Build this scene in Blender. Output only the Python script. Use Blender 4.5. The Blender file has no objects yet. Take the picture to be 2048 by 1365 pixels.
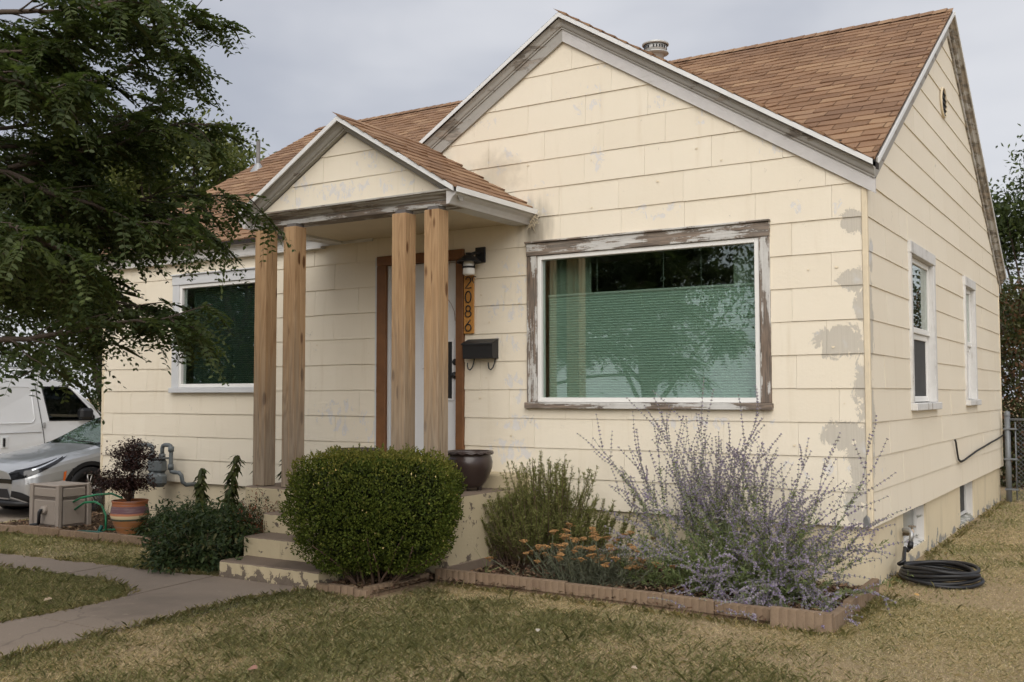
import bpy, math, random
import numpy as np
from math import sin, cos, pi, radians, sqrt

random.seed(7)
rng = np.random.default_rng(11)
scene = bpy.context.scene
C = scene.collection

# ------------------------------------------------------------------ camera
cam_d = bpy.data.cameras.new('camera')
cam = bpy.data.objects.new('camera', cam_d)
C.objects.link(cam)
cam.location = (1.8524, -8.0784, 1.5114)
cam.rotation_euler = (pi / 2 + 0.0525, 0.00127, 0.56288)
cam_d.sensor_width = 36.0
cam_d.lens = 35.733
cam_d.clip_start = 0.05
cam_d.clip_end = 2000
cam_d.dof.use_dof = True
cam_d.dof.focus_distance = 9.2
cam_d.dof.aperture_fstop = 4.0
scene.camera = cam

# ------------------------------------------------------------------ light
SUN_EL, SUN_AZ = radians(38), radians(152)      # direction towards the sun, azimuth from +Y clockwise
sun_d = bpy.data.lights.new('sun', 'SUN')
sun_d.energy = 1.5
sun_d.angle = radians(60)
sun_d.color = (1.0, 0.96, 0.9)
sun = bpy.data.objects.new('sun', sun_d)
C.objects.link(sun)
sun.location = (6, -20, 18)
sd = (sin(SUN_AZ) * cos(SUN_EL), cos(SUN_AZ) * cos(SUN_EL), sin(SUN_EL))
sun.rotation_euler = (pi / 2 - SUN_EL, 0, math.atan2(sd[0], -sd[1]))

scene.view_settings.view_transform = 'Standard'
scene.view_settings.look = 'None'
scene.view_settings.gamma = 1.0
scene.view_settings.exposure = 0.78
scene.view_settings.use_curve_mapping = False


scene.cycles.max_bounces = 6
scene.cycles.diffuse_bounces = 3
scene.cycles.glossy_bounces = 3
scene.cycles.transmission_bounces = 4
scene.cycles.transparent_max_bounces = 12
scene.cycles.use_adaptive_sampling = True
scene.cycles.adaptive_threshold = 0.03
scene.cycles.use_light_tree = False
scene.cycles.caustics_reflective = False
scene.cycles.caustics_refractive = False
scene.cycles.sample_clamp_indirect = 4.0


# ------------------------------------------------------------------ node helpers
class S:
    def __init__(s, nt, sock):
        s.nt, s.s = nt, sock

    def _m(s, op, o=None, rev=False):
        a, b = (o, s) if rev else (s, o)
        return math_(s.nt, op, a, b)

    def __add__(s, o): return s._m('ADD', o)
    __radd__ = __add__
    def __sub__(s, o): return s._m('SUBTRACT', o)
    def __rsub__(s, o): return s._m('SUBTRACT', o, True)
    def __mul__(s, o): return s._m('MULTIPLY', o)
    __rmul__ = __mul__
    def __truediv__(s, o): return s._m('DIVIDE', o)
    def max(s, o): return s._m('MAXIMUM', o)
    def min(s, o): return s._m('MINIMUM', o)
    def pow(s, o): return s._m('POWER', o)
    def abs(s): return s._m('ABSOLUTE')
    def fract(s): return s._m('FRACT')


def lk(nt, x, inp):
    if isinstance(x, S):
        nt.links.new(x.s, inp)
    elif x is not None:
        if inp.type == 'RGBA' and len(x) == 3:
            x = (*x, 1.0)
        inp.default_value = x


def math_(nt, op, a, b=None):
    n = nt.nodes.new('ShaderNodeMath')
    n.operation = op
    lk(nt, a, n.inputs[0])
    lk(nt, b, n.inputs[1])
    return S(nt, n.outputs[0])


class Mat:
    def __init__(s, name):
        s.m = bpy.data.materials.new(name)
        s.m.use_nodes = True
        s.nt = s.m.node_tree
        s.nt.nodes.clear()
        s.out = s.nt.nodes.new('ShaderNodeOutputMaterial')

    def node(s, t): return s.nt.nodes.new(t)

    def pos(s): return S(s.nt, s.node('ShaderNodeNewGeometry').outputs['Position'])
    def nor(s): return S(s.nt, s.node('ShaderNodeNewGeometry').outputs['True Normal'])
    def island(s): return S(s.nt, s.node('ShaderNodeNewGeometry').outputs['Random Per Island'])
    def orand(s): return S(s.nt, s.node('ShaderNodeObjectInfo').outputs['Random'])
    def obj(s): return S(s.nt, s.node('ShaderNodeTexCoord').outputs['Object'])

    def attr(s, name='col'):
        n = s.node('ShaderNodeAttribute')
        n.attribute_name = name
        return S(s.nt, n.outputs['Color'])

    def vm(s, op, a, b=None):
        n = s.node('ShaderNodeVectorMath')
        n.operation = op
        lk(s.nt, a, n.inputs[0])
        lk(s.nt, b, n.inputs[1])
        return S(s.nt, n.outputs['Value' if op in ('LENGTH', 'DOT_PRODUCT', 'DISTANCE') else 'Vector'])

    def sep(s, v):
        n = s.node('ShaderNodeSeparateXYZ')
        lk(s.nt, v, n.inputs[0])
        return [S(s.nt, o) for o in n.outputs]

    def comb(s, x, y, z):
        n = s.node('ShaderNodeCombineXYZ')
        for i, q in enumerate((x, y, z)):
            lk(s.nt, q, n.inputs[i])
        return S(s.nt, n.outputs[0])

    def noise(s, v, scale, detail=3.0, rough=0.55, dist=0.0):
        n = s.node('ShaderNodeTexNoise')
        lk(s.nt, v, n.inputs['Vector'])
        n.inputs['Scale'].default_value = scale
        n.inputs['Detail'].default_value = detail
        n.inputs['Roughness'].default_value = rough
        n.inputs['Distortion'].default_value = dist
        return S(s.nt, n.outputs[0])

    def voronoi(s, v, scale, out='Distance', feature='F1'):
        n = s.node('ShaderNodeTexVoronoi')
        n.feature = feature
        lk(s.nt, v, n.inputs['Vector'])
        n.inputs['Scale'].default_value = scale
        return S(s.nt, n.outputs[out])

    def step(s, x, a, b, lo=0.0, hi=1.0):
        n = s.node('ShaderNodeMapRange')
        n.interpolation_type = 'SMOOTHSTEP'
        lk(s.nt, x, n.inputs[0])
        for i, q in enumerate((a, b, lo, hi)):
            lk(s.nt, q, n.inputs[i + 1])
        return S(s.nt, n.outputs[0])

    def mix(s, f, a, b, mode='MIX'):
        n = s.node('ShaderNodeMix')
        n.data_type = 'RGBA'
        n.blend_type = mode
        n.clamp_factor = True
        lk(s.nt, f, n.inputs[0])
        lk(s.nt, a, n.inputs[6])
        lk(s.nt, b, n.inputs[7])
        return S(s.nt, n.outputs[2])

    def bump(s, h, strength=0.3, dist=0.01):
        n = s.node('ShaderNodeBump')
        n.inputs['Strength'].default_value = strength
        n.inputs['Distance'].default_value = dist
        lk(s.nt, h, n.inputs['Height'])
        return S(s.nt, n.outputs[0])

    def bsdf(s, color, rough=0.6, metal=0.0, normal=None, spec=0.5, coat=0.0, **kw):
        n = s.node('ShaderNodeBsdfPrincipled')
        lk(s.nt, color, n.inputs['Base Color'])
        lk(s.nt, rough, n.inputs['Roughness'])
        lk(s.nt, metal, n.inputs['Metallic'])
        lk(s.nt, spec, n.inputs['Specular IOR Level'])
        lk(s.nt, coat, n.inputs['Coat Weight'])
        if coat:
            n.inputs['Coat Roughness'].default_value = 0.05
        if normal is not None:
            lk(s.nt, normal, n.inputs['Normal'])
        return S(s.nt, n.outputs[0])

    def done(s, sh):
        s.nt.links.new(sh.s, s.out.inputs[0])
        return s.m


# ------------------------------------------------------------------ world: overcast sky
world = bpy.data.worlds.new('World')
scene.world = world
world.use_nodes = True
world.cycles.sampling_method = 'MANUAL'
world.cycles.sample_map_resolution = 256
wn = world.node_tree
wn.nodes.clear()
W = Mat.__new__(Mat)
W.nt = wn
wout = wn.nodes.new('ShaderNodeOutputWorld')
wbg = wn.nodes.new('ShaderNodeBackground')
sky = wn.nodes.new('ShaderNodeTexSky')
sky.sky_type = 'NISHITA'
sky.sun_disc = False
sky.sun_elevation = SUN_EL
sky.sun_rotation = SUN_AZ
sky.air_density = 1.0
sky.dust_density = 3.0
sdir = S(wn, wn.nodes.new('ShaderNodeTexCoord').outputs['Generated'])
sq = W.vm('MULTIPLY', sdir, (1.0, 1.0, 2.6))
c1 = W.noise(sq, 1.15, 4.0, 0.5, 0.35)
c2 = W.noise(W.vm('ADD', sq, (7.3, 1.1, 4.2)), 3.2, 4.0, 0.55, 0.3)
cl = W.step(c1 * 0.72 + c2 * 0.28, 0.36, 0.64)
cloud = W.mix(cl, (2.65, 2.77, 3.15), (4.5, 4.52, 4.68))
skyc = W.mix(0.92, S(wn, sky.outputs[0]), cloud)
wn.links.new(skyc.s, wbg.inputs[0])
wbg.inputs[1].default_value = 0.1
wn.links.new(wbg.outputs[0], wout.inputs[0])


# ------------------------------------------------------------------ mesh helpers
class B:
    """collects polygons of one mesh, in world coordinates"""
    def __init__(s):
        s.v, s.f, s.sm = [], [], []

    def add(s, vs, fs, smooth=False):
        o = len(s.v)
        s.v += [tuple(map(float, q)) for q in vs]
        s.f += [tuple(i + o for i in f) for f in fs]
        s.sm += [smooth] * len(fs)
        return s

    def box(s, x0, x1, y0, y1, z0, z1):
        vs = [(x, y, z) for z in (z0, z1) for y in (y0, y1) for x in (x0, x1)]
        return s.add(vs, [(0, 2, 3, 1), (4, 5, 7, 6), (0, 1, 5, 4), (2, 6, 7, 3), (0, 4, 6, 2), (1, 3, 7, 5)])

    def bbox(s, x0, x1, y0, y1, z0, z1, b=0.004):
        """box with chamfered edges"""
        b = min(b, (x1 - x0) * .45, (y1 - y0) * .45, (z1 - z0) * .45)
        X, Y, Z = (x0, x1), (y0, y1), (z0, z1)
        idx, vs = {}, []
        for i in (0, 1):
            for j in (0, 1):
                for k in (0, 1):
                    sx, sy, sz = (1 - 2 * i) * b, (1 - 2 * j) * b, (1 - 2 * k) * b
                    for a, q in (('x', (X[i], Y[j] + sy, Z[k] + sz)), ('y', (X[i] + sx, Y[j], Z[k] + sz)), ('z', (X[i] + sx, Y[j] + sy, Z[k]))):
                        idx[i, j, k, a] = len(vs)
                        vs.append(q)
        fs = []
        o = [(0, 0), (1, 0), (1, 1), (0, 1)]
        for i in (0, 1):
            fs.append([idx[i, a, c, 'x'] for a, c in (o if i else o[::-1])])
            fs.append([idx[a, i, c, 'y'] for a, c in (o[::-1] if i else o)])
            fs.append([idx[a, c, i, 'z'] for a, c in (o if i else o[::-1])])
        for i in (0, 1):
            for j in (0, 1):
                fs.append([idx[i, j, 0, 'x'], idx[i, j, 1, 'x'], idx[i, j, 1, 'y'], idx[i, j, 0, 'y']])
                fs.append([idx[i, 0, j, 'x'], idx[i, 1, j, 'x'], idx[i, 1, j, 'z'], idx[i, 0, j, 'z']])
                fs.append([idx[0, i, j, 'y'], idx[1, i, j, 'y'], idx[1, i, j, 'z'], idx[0, i, j, 'z']])
        for i in (0, 1):
            for j in (0, 1):
                for k in (0, 1):
                    fs.append([idx[i, j, k, a] for a in 'xyz'])
        return s.add(vs, fs)

    def sweep(s, prof, A, Bq, e1, e2, closed=True, smooth=False):
        """profile points (a,b) -> A + a*e1 + b*e2, run straight to Bq"""
        A, Bq, e1, e2 = map(np.array, (A, Bq, e1, e2))
        n = len(prof)
        vs = [A + a * e1 + b * e2 for a, b in prof] + [Bq + a * e1 + b * e2 for a, b in prof]
        m = n if closed else n - 1
        fs = [(i, (i + 1) % n, n + (i + 1) % n, n + i) for i in range(m)]
        if closed:
            fs += [tuple(range(n))[::-1], tuple(range(n, 2 * n))]
        return s.add(vs, fs, smooth)

    def prism(s, poly, d):
        """planar polygon (3-D points) extruded by vector d"""
        d = np.array(d)
        n = len(poly)
        vs = [np.array(q) for q in poly] + [np.array(q) + d for q in poly]
        fs = [tuple(range(n)), tuple(range(n, 2 * n))[::-1]] + [(i, n + i, n + (i + 1) % n, (i + 1) % n) for i in range(n)]
        return s.add(vs, fs)

    def tube(s, path, r, seg=8, cap=True, smooth=True):
        P = [np.array(q, float) for q in path]
        n = len(P)
        R = r if hasattr(r, '__len__') else [r] * n
        vs, fs = [], []
        t0 = P[1] - P[0]
        t0 /= np.linalg.norm(t0)
        u = np.cross(t0, (0, 0, 1.0))
        if np.linalg.norm(u) < 1e-3:
            u = np.cross(t0, (1.0, 0, 0))
        u /= np.linalg.norm(u)
        for i in range(n):
            t = P[min(i + 1, n - 1)] - P[max(i - 1, 0)]
            t = t / (np.linalg.norm(t) + 1e-12)
            u = u - t * (u @ t)
            u /= np.linalg.norm(u) + 1e-12
            w = np.cross(t, u)
            for k in range(seg):
                a = 2 * pi * k / seg
                vs.append(P[i] + R[i] * (cos(a) * u + sin(a) * w))
        for i in range(n - 1):
            for k in range(seg):
                k2 = (k + 1) % seg
                fs.append((i * seg + k, i * seg + k2, (i + 1) * seg + k2, (i + 1) * seg + k))
        s.add(vs, fs, smooth)
        if cap:
            o = len(s.v) - len(vs)
            s.f += [tuple(o + k for k in range(seg))[::-1], tuple(o + (n - 1) * seg + k for k in range(seg))]
            s.sm += [False, False]
        return s

    def lathe(s, prof, c, seg=32, axis='z', smooth=True):
        """profile (r,h) turned about an axis through c"""
        vs, fs = [], []
        for r, h in prof:
            for k in range(seg):
                a = 2 * pi * k / seg
                if axis == 'z':
                    vs.append((c[0] + r * cos(a), c[1] + r * sin(a), c[2] + h))
                elif axis == 'y':
                    vs.append((c[0] + r * cos(a), c[1] + h, c[2] + r * sin(a)))
                else:
                    vs.append((c[0] + h, c[1] + r * cos(a), c[2] + r * sin(a)))
        n = len(prof)
        for i in range(n - 1):
            for k in range(seg):
                k2 = (k + 1) % seg
                fs.append((i * seg + k, i * seg + k2, (i + 1) * seg + k2, (i + 1) * seg + k))
        s.add(vs, fs, smooth)
        return s

    def disc(s, c, r, nrm, th, seg=20):
        nrm = np.array(nrm, float)
        return s.tube([np.array(c), np.array(c) + nrm * th], r, seg, True, True)


def tag(o, label=None, cat=None, group=None, kind=None):
    for k, v in (('label', label), ('category', cat), ('group', group), ('kind', kind)):
        if v:
            o[k] = v
    return o


def thing(name, label, cat, loc, group=None):
    o = bpy.data.objects.new(name, None)
    o.empty_display_size = 0.2
    C.objects.link(o)
    o.location = loc
    return tag(o, label, cat, group)


def root_loc(o):
    p = np.zeros(3)
    while o is not None:
        p = p + np.array(o.location)
        o = o.parent
    return p


def build(name, b, mat, parent=None, label=None, cat=None, group=None, kind=None, origin=None):
    """one mesh object from a B"""
    me = bpy.data.meshes.new(name)
    base = root_loc(parent) if parent else np.zeros(3)
    o0 = np.array(origin, float) if origin is not None else base
    me.from_pydata([tuple(np.array(q) - o0) for q in b.v], [], b.f)
    me.polygons.foreach_set('use_smooth', b.sm)
    me.materials.append(mat)
    me.update()
    o = bpy.data.objects.new(name, me)
    C.objects.link(o)
    if parent:
        o.parent = parent
    o.location = tuple(o0 - base)
    return tag(o, label, cat, group, kind)


def inst(o, loc, parent=None, rot=None, label=None):
    """copy sharing mesh data; loc in world coordinates"""
    c = o.copy()
    C.objects.link(c)
    if parent is not None:
        c.parent = parent
    base = root_loc(c.parent) if c.parent else np.zeros(3)
    c.location = tuple(np.array(loc) - base)
    if rot is not None:
        c.rotation_euler = rot
    if label:
        c['label'] = label
    return c


def mesh_np(name, V, F, mat, parent=None, col=None, smooth=False, **kw):
    """V (n,3), F (m,k) arrays in world coordinates; col (n,3) point colours"""
    V = np.asarray(V, np.float32)
    F = np.asarray(F, np.int32)
    me = bpy.data.meshes.new(name)
    base = root_loc(parent) if parent else np.zeros(3)
    m, k = F.shape
    me.vertices.add(len(V))
    me.vertices.foreach_set('co', (V - base.astype(np.float32)).ravel())
    me.loops.add(m * k)
    me.loops.foreach_set('vertex_index', F.ravel())
    me.polygons.add(m)
    me.polygons.foreach_set('loop_start', np.arange(0, m * k, k, dtype=np.int32))
    me.polygons.foreach_set('loop_total', np.full(m, k, np.int32))
    if smooth:
        me.polygons.foreach_set('use_smooth', np.ones(m, bool))
    me.update(calc_edges=True)
    if col is not None:
        a = me.color_attributes.new('col', 'FLOAT_COLOR', 'POINT')
        cc = np.ones((len(V), 4), np.float32)
        cc[:, :3] = col
        a.data.foreach_set('color', cc.ravel())
    me.materials.append(mat)
    o = bpy.data.objects.new(name, me)
    C.objects.link(o)
    if parent:
        o.parent = parent
    return tag(o, **kw)


def clip(poly, n, d):
    """keep the part of a 2-D polygon where n.p <= d"""
    out = []
    for i in range(len(poly)):
        a, b = poly[i], poly[(i + 1) % len(poly)]
        da, db = n[0] * a[0] + n[1] * a[1] - d, n[0] * b[0] + n[1] * b[1] - d
        if da <= 0:
            out.append(a)
        if (da < 0 < db) or (db < 0 < da):
            t = da / (da - db)
            out.append((a[0] + t * (b[0] - a[0]), a[1] + t * (b[1] - a[1])))
    return out


def cut_rect(rects, hole):
    """rectangles minus a rectangle, all (u0,u1,v0,v1)"""
    out = []
    a0, a1, b0, b1 = hole
    for u0, u1, v0, v1 in rects:
        if a1 <= u0 or a0 >= u1 or b1 <= v0 or b0 >= v1:
            out.append((u0, u1, v0, v1))
            continue
        m0, m1 = max(u0, a0), min(u1, a1)
        if u0 < a0: out.append((u0, a0, v0, v1))
        if a1 < u1: out.append((a1, u1, v0, v1))
        if v0 < b0: out.append((m0, m1, v0, b0))
        if b1 < v1: out.append((m0, m1, b1, v1))
    return out


def vnoise(x, y, seed=0, scale=1.0):
    """smooth value noise on arrays, 0..1"""
    x, y = np.asarray(x) * scale, np.asarray(y) * scale
    xi, yi = np.floor(x).astype(int), np.floor(y).astype(int)
    fx, fy = x - xi, y - yi
    fx, fy = fx * fx * (3 - 2 * fx), fy * fy * (3 - 2 * fy)

    def h(a, b):
        q = np.sin(a * 127.1 + b * 311.7 + seed * 74.7) * 43758.5453
        return q - np.floor(q)
    return (h(xi, yi) * (1 - fx) + h(xi + 1, yi) * fx) * (1 - fy) + (h(xi, yi + 1) * (1 - fx) + h(xi + 1, yi + 1) * fx) * fy


def fbm(x, y, seed=0, scale=1.0):
    return (vnoise(x, y, seed, scale) * .55 + vnoise(x, y, seed + 1, scale * 2.1) * .28 + vnoise(x, y, seed + 2, scale * 4.3) * .17)


def in_poly(x, y, poly):
    r = np.zeros(np.shape(x), bool)
    n = len(poly)
    for i in range(n):
        x0, y0 = poly[i]
        x1, y1 = poly[(i + 1) % n]
        c = ((y0 > y) != (y1 > y)) & (x < (x1 - x0) * (y - y0) / ((y1 - y0) + 1e-12) + x0)
        r ^= c
    return r

# ------------------------------------------------------------------ materials
def m_siding():
    m = Mat('cream_painted_cement_shingle')
    P = m.pos()
    x, y, z = m.sep(P)
    u = x + y                                            # runs along either wall
    Q = m.comb(u, 0.0, z)
    base = m.mix(m.noise(Q, 0.9, 4), (0.77, 0.69, 0.55), (0.835, 0.765, 0.635))
    base = m.mix(m.step(m.orand(), 0, 1) * 0.35, base, (0.74, 0.655, 0.515))
    # streaks of dirt below each course
    streak = m.noise(m.vm('MULTIPLY', Q, (9.0, 1, 0.9)), 1.0, 4, 0.6)
    base = m.mix(m.step(streak, 0.55, 0.8) * 0.28, base, (0.56, 0.46, 0.31))
    spots = m.noise(Q, 46, 2, 0.5)
    base = m.mix(m.step(spots, 0.72, 0.76) * 0.22, base, (0.36, 0.28, 0.19))
    # peeling paint: patches at the places where the wall is worn
    blobs = [(-3.22, 2.62, .28, .34), (-3.3, 2.33, .42, .24), (-3.28, 1.98, .34, .17), (-3.18, 1.62, .2, .24), (-3.2, 1.25, .5, .12),
             (-3.35, 3.72, .34, .2), (-2.95, 3.32, .26, .32), (-2.45, 4.2, .3, .22), (-3.55, 4.2, .35, .2), (-2.35, 3.66, .14, .24),
             (-1.7, 4.05, .3, .1), (-1.75, 3.1, .5, .12), (-.75, 3.55, .2, .18), (-.2, 2.95, .12, .16), (-1.3, 3.86, .16, .16),
             (-2.2, 4.55, .3, .2), (-4.7, 1.15, .5, .3), (-5.4, 1.3, .7, .3), (-.4, .92, .6, .16), (-3.3, 1.0, .5, .16), (-1.4, 1.27, .9, .1), (-.55, 3.02, .1, .14)]
    mk = None
    for cx, cz, rx, rz in blobs:
        d = m.vm('LENGTH', m.vm('MULTIPLY', m.vm('SUBTRACT', P, (cx, 0, cz)), (1 / rx, 0.5, 1 / rz)))
        mk = (1.15 - d) if mk is None else mk.max(1.15 - d)
    for cx, cz, rx, rz in [(-4.35, 3.36, .75, .1), (-3.75, 3.4, .4, .14), (-3.55, 3.42, .25, .12), (-4.0, 3.6, .25, .12), (-4.9, 3.4, .3, .2), (-4.4, 3.85, .2, .1)]:
        d = m.vm('LENGTH', m.vm('MULTIPLY', m.vm('SUBTRACT', P, (cx, -1.17, cz)), (1 / rx, 4, 1 / rz)))
        mk = mk.max(1.35 - d)
    pn = m.noise(m.vm('MULTIPLY', Q, (11, 1, 6.5)), 1.0, 8, 0.74, 0.6)
    fine = m.noise(m.vm('MULTIPLY', Q, (60, 1, 3)), 1.0, 3, 0.6)
    few = m.step(m.noise(Q, 1.7, 2), 0.56, 0.72)
    peel = m.step(pn + mk.max(0.0).min(0.7) * 0.30 + few * 0.06 + (fine - 0.5) * 0.12, 0.752, 0.759)
    grey = m.mix(m.noise(Q, 30, 3), (0.63, 0.60, 0.565), (0.77, 0.74, 0.70))
    base = m.mix(peel, base, grey)
    # bare cement along the right corner of the front and its edge on the side wall
    bare = None
    for cx, cy, cz, rx, rz in [(-.1, 0, 2.40, .15, .12), (-.04, 0, 2.2, .08, .16), (-.2, 0, 1.92, .30, .17), (-.04, 0, 1.50, .11, .36), (-.2, 0, 1.2, .22, .16), (-.05, 0, 1.0, .16, .34), (-.09, 0, .66, .15, .2),
                               (0, .07, 2.1, .1, .5), (0, .06, 1.3, .12, .4), (0, .05, .95, .1, .25), (-.1, 0, 2.85, .14, .14), (0, .1, 2.6, .1, .2)]:
        d = m.vm('LENGTH', m.vm('MULTIPLY', m.vm('SUBTRACT', P, (cx, cy, cz)), (1 / rx, 1 / rx, 1 / rz)))
        bare = (1.1 - d) if bare is None else bare.max(1.1 - d)
    bm = m.step(m.noise(m.vm('MULTIPLY', Q, (9, 1, 6)), 1.0, 9, 0.78, 0.7) + bare.max(0.0).min(0.62) * 0.42, 0.655, 0.661)
    ribs = m.noise(m.vm('MULTIPLY', Q, (95, 1, 2)), 1.0, 2, 0.5)
    base = m.mix(bm, base, m.mix(ribs, (0.47, 0.43, 0.36), (0.60, 0.555, 0.475)))
    base = m.mix(bm * m.step(m.noise(Q, 3.3, 4), 0.55, 0.66), base, (0.58, 0.565, 0.54))
    # black water stain under the end of the porch eave, over the picture window
    d = m.vm('LENGTH', m.vm('MULTIPLY', m.vm('SUBTRACT', P, (-2.98, 0, 3.05)), (4.2, 1, 2.6)))
    base = m.mix(m.step(d + (m.noise(m.vm('MULTIPLY', Q, (14, 1, 2)), 1.0, 4) - 0.5) * 1.1, 1.0, 0.1) * 0.72, base, (0.13, 0.115, 0.09))
    d = m.vm('LENGTH', m.vm('MULTIPLY', m.vm('SUBTRACT', P, (-3.42, 0, 3.62)), (2.6, 1, 3.4)))
    base = m.mix(m.step(d + (m.noise(Q, 9, 4) - 0.5) * 1.3, 1.0, 0.2) * 0.4, base, (0.36, 0.31, 0.23))
    h = ribs * 0.35 + m.noise(Q, 40, 4) * 0.55 - peel * 0.9 - bm * 0.9 + m.noise(Q, 5, 3) * 0.8
    return m.done(m.bsdf(base, 0.62, normal=m.bump(h, 0.38, 0.006), spec=0.35))


def m_paintwood(name, amt, paint=(0.66, 0.65, 0.62), wood=(0.17, 0.135, 0.1), axis='x'):
    """wood under flaking paint; amt 0..1 is the share of bare wood"""
    m = Mat(name)
    P = m.pos()
    st = {'x': (1.1, 16, 16), 'y': (16, 1.1, 16), 'z': (16, 16, 1.1), 's': (1.4, 1.4, 6)}[axis]
    Q = m.vm('MULTIPLY', P, st)
    n = m.noise(Q, 1.25, 7, 0.7, 0.3) * 0.62 + m.noise(P, 2.1, 4, 0.6) * 0.38
    t = 0.68 - amt * 0.3
    n = n + (m.noise(P, 55, 4, 0.7) - 0.5) * 0.09
    bare = m.step(n, t, t + 0.016)
    grain = m.noise(m.vm('MULTIPLY', Q, (4, 4, 4)), 1.0, 4, 0.6)
    wc = m.mix(m.step(grain, 0.36, 0.64), tuple(c * 0.42 for c in wood), tuple(min(1, c * 1.9) for c in wood))
    wc = m.mix(m.noise(P, 3.1, 2) * 0.75, wc, (0.27, 0.245, 0.215))
    pc = m.mix(m.noise(P, 14, 4), tuple(c * 0.8 for c in paint), paint)
    pc = m.mix(m.step(n, t - 0.09, t) * 0.35, pc, (0.36, 0.34, 0.31))
    c = m.mix(bare, pc, wc)
    return m.done(m.bsdf(c, 0.72, normal=m.bump(grain * 0.5 - bare * 0.8 + n, 0.45, 0.006), spec=0.25))


def m_post():
    m = Mat('raw_fir_post')
    O = m.obj()
    P = m.pos()
    x, y, z = m.sep(P)
    r = m.orand() * 37.0
    Q = m.vm('ADD', m.vm('MULTIPLY', P, (1, 1, 0.085)), m.comb(r, r, r))
    w = m.node('ShaderNodeTexWave')
    w.wave_type = 'BANDS'
    w.bands_direction = 'DIAGONAL'
    lk(m.nt, Q, w.inputs['Vector'])
    w.inputs['Scale'].default_value = 26
    w.inputs['Distortion'].default_value = 6.5
    w.inputs['Detail'].default_value = 3
    w.inputs['Detail Scale'].default_value = 1.1
    ring = math_(m.nt, 'SINE', m.noise(m.vm('MULTIPLY', Q, (9, 9, 9)), 1.0, 2.5, 0.5, 0.25) * 52.0) * 0.5 + 0.5
    fine = m.noise(m.vm('MULTIPLY', P, (160, 160, 3.5)), 1.0, 3)
    c = m.mix(ring * 0.62 + fine * 0.35, (0.45, 0.285, 0.15), (0.21, 0.11, 0.05))
    c = m.mix(m.noise(m.vm('ADD', P, m.comb(r, r, 0)), 2.6, 3), c, (0.44, 0.29, 0.16))
    # knots
    kd = m.voronoi(m.vm('ADD', m.vm('MULTIPLY', P, (8, 8, 2.4)), m.comb(r, r, r)), 1.0)
    c = m.mix(m.step(kd, 0.19, 0.10), c, (0.12, 0.055, 0.022))
    # weathered grey towards the foot, in streaks
    wz = m.step(z + (m.noise(m.vm('MULTIPLY', P, (25, 25, 0.8)), 1.0, 4) - 0.5) * 2.2, 2.5, 0.75)
    gr = m.mix(fine, (0.20, 0.165, 0.125), (0.40, 0.345, 0.275))
    c = m.mix(wz * 0.8, c, m.mix(ring * 0.45, gr, (0.17, 0.135, 0.10)))
    crack = m.step(m.noise(m.vm('MULTIPLY', P, (70, 70, 0.9)), 1.0, 2), 0.68, 0.72)
    c = m.mix(crack * 0.75, c, (0.09, 0.06, 0.035))
    return m.done(m.bsdf(c, 0.75, normal=m.bump(ring * 0.4 + fine - crack, 0.35, 0.004), spec=0.25))


def m_shingle():
    m = Mat('brown_asphalt_shingle')
    P = m.pos()
    r = (m.orand() * 7.31 + m.island() * 5.77).fract()
    c = m.mix(m.step(r, 0.0, 0.55), (0.165, 0.095, 0.06), (0.245, 0.145, 0.09))
    c = m.mix(m.step(r, 0.6, 1.0), c, (0.33, 0.212, 0.13))
    g = m.noise(P, 260, 2, 0.7)
    c = m.mix(m.step(g, 0.35, 0.7), c, m.mix(0.5, c, (0.44, 0.27, 0.15)))
    c = m.mix(m.step(m.noise(P, 330, 1), 0.62, 0.7) * 0.6, c, (0.07, 0.04, 0.025))
    c = m.mix(m.step(m.noise(P, 1.3, 4), 0.45, 0.75) * 0.45, c, (0.17, 0.105, 0.075))
    return m.done(m.bsdf(c, 0.9, normal=m.bump(g, 0.6, 0.004), spec=0.2))


def m_plain(name, col, rough=0.6, metal=0.0, var=0.15, scale=9.0, bump=0.12, spec=0.4, coat=0.0, dirt=None):
    m = Mat(name)
    P = m.pos()
    n = m.noise(P, scale, 5, 0.6)
    c = m.mix(n, tuple(q * (1 - var) for q in col), tuple(min(1, q * (1 + var)) for q in col))
    if dirt:
        c = m.mix(m.step(m.noise(P, scale * 0.6, 6, 0.65), 0.5, 0.7) * dirt[1], c, dirt[0])
    nm = m.bump(m.noise(P, scale * 8, 3), bump, 0.004) if bump else None
    return m.done(m.bsdf(c, rough, metal, nm, spec, coat))


def m_concrete(name, a, b, dark):
    m = Mat(name)
    P = m.pos()
    c = m.mix(m.noise(P, 1.6, 5, 0.6), a, b)
    c = m.mix(m.step(m.noise(P, 160, 2), 0.55, 0.75) * 0.5, c, dark)
    c = m.mix(m.step(m.noise(P, 0.8, 5, 0.65, 0.5), 0.5, 0.72) * 0.5, c, dark)
    crk = m.voronoi(m.vm('ADD', P, m.vm('MULTIPLY', m.comb(m.noise(P, 2.5, 4), m.noise(P, 2.9, 4), 0.0), (0.5, 0.5, 0))), 0.55, 'Distance', 'DISTANCE_TO_EDGE')
    c = m.mix(m.step(crk, 0.005, 0.001) * 0.3, c, (0.06, 0.05, 0.04))
    c = m.mix(m.step(m.noise(P, 12, 5, 0.7), 0.62, 0.7) * 0.35, c, tuple(q * 1.5 for q in b))
    return m.done(m.bsdf(c, 0.85, normal=m.bump(m.noise(P, 130, 4, 0.7), 0.35, 0.004), spec=0.25))


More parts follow.
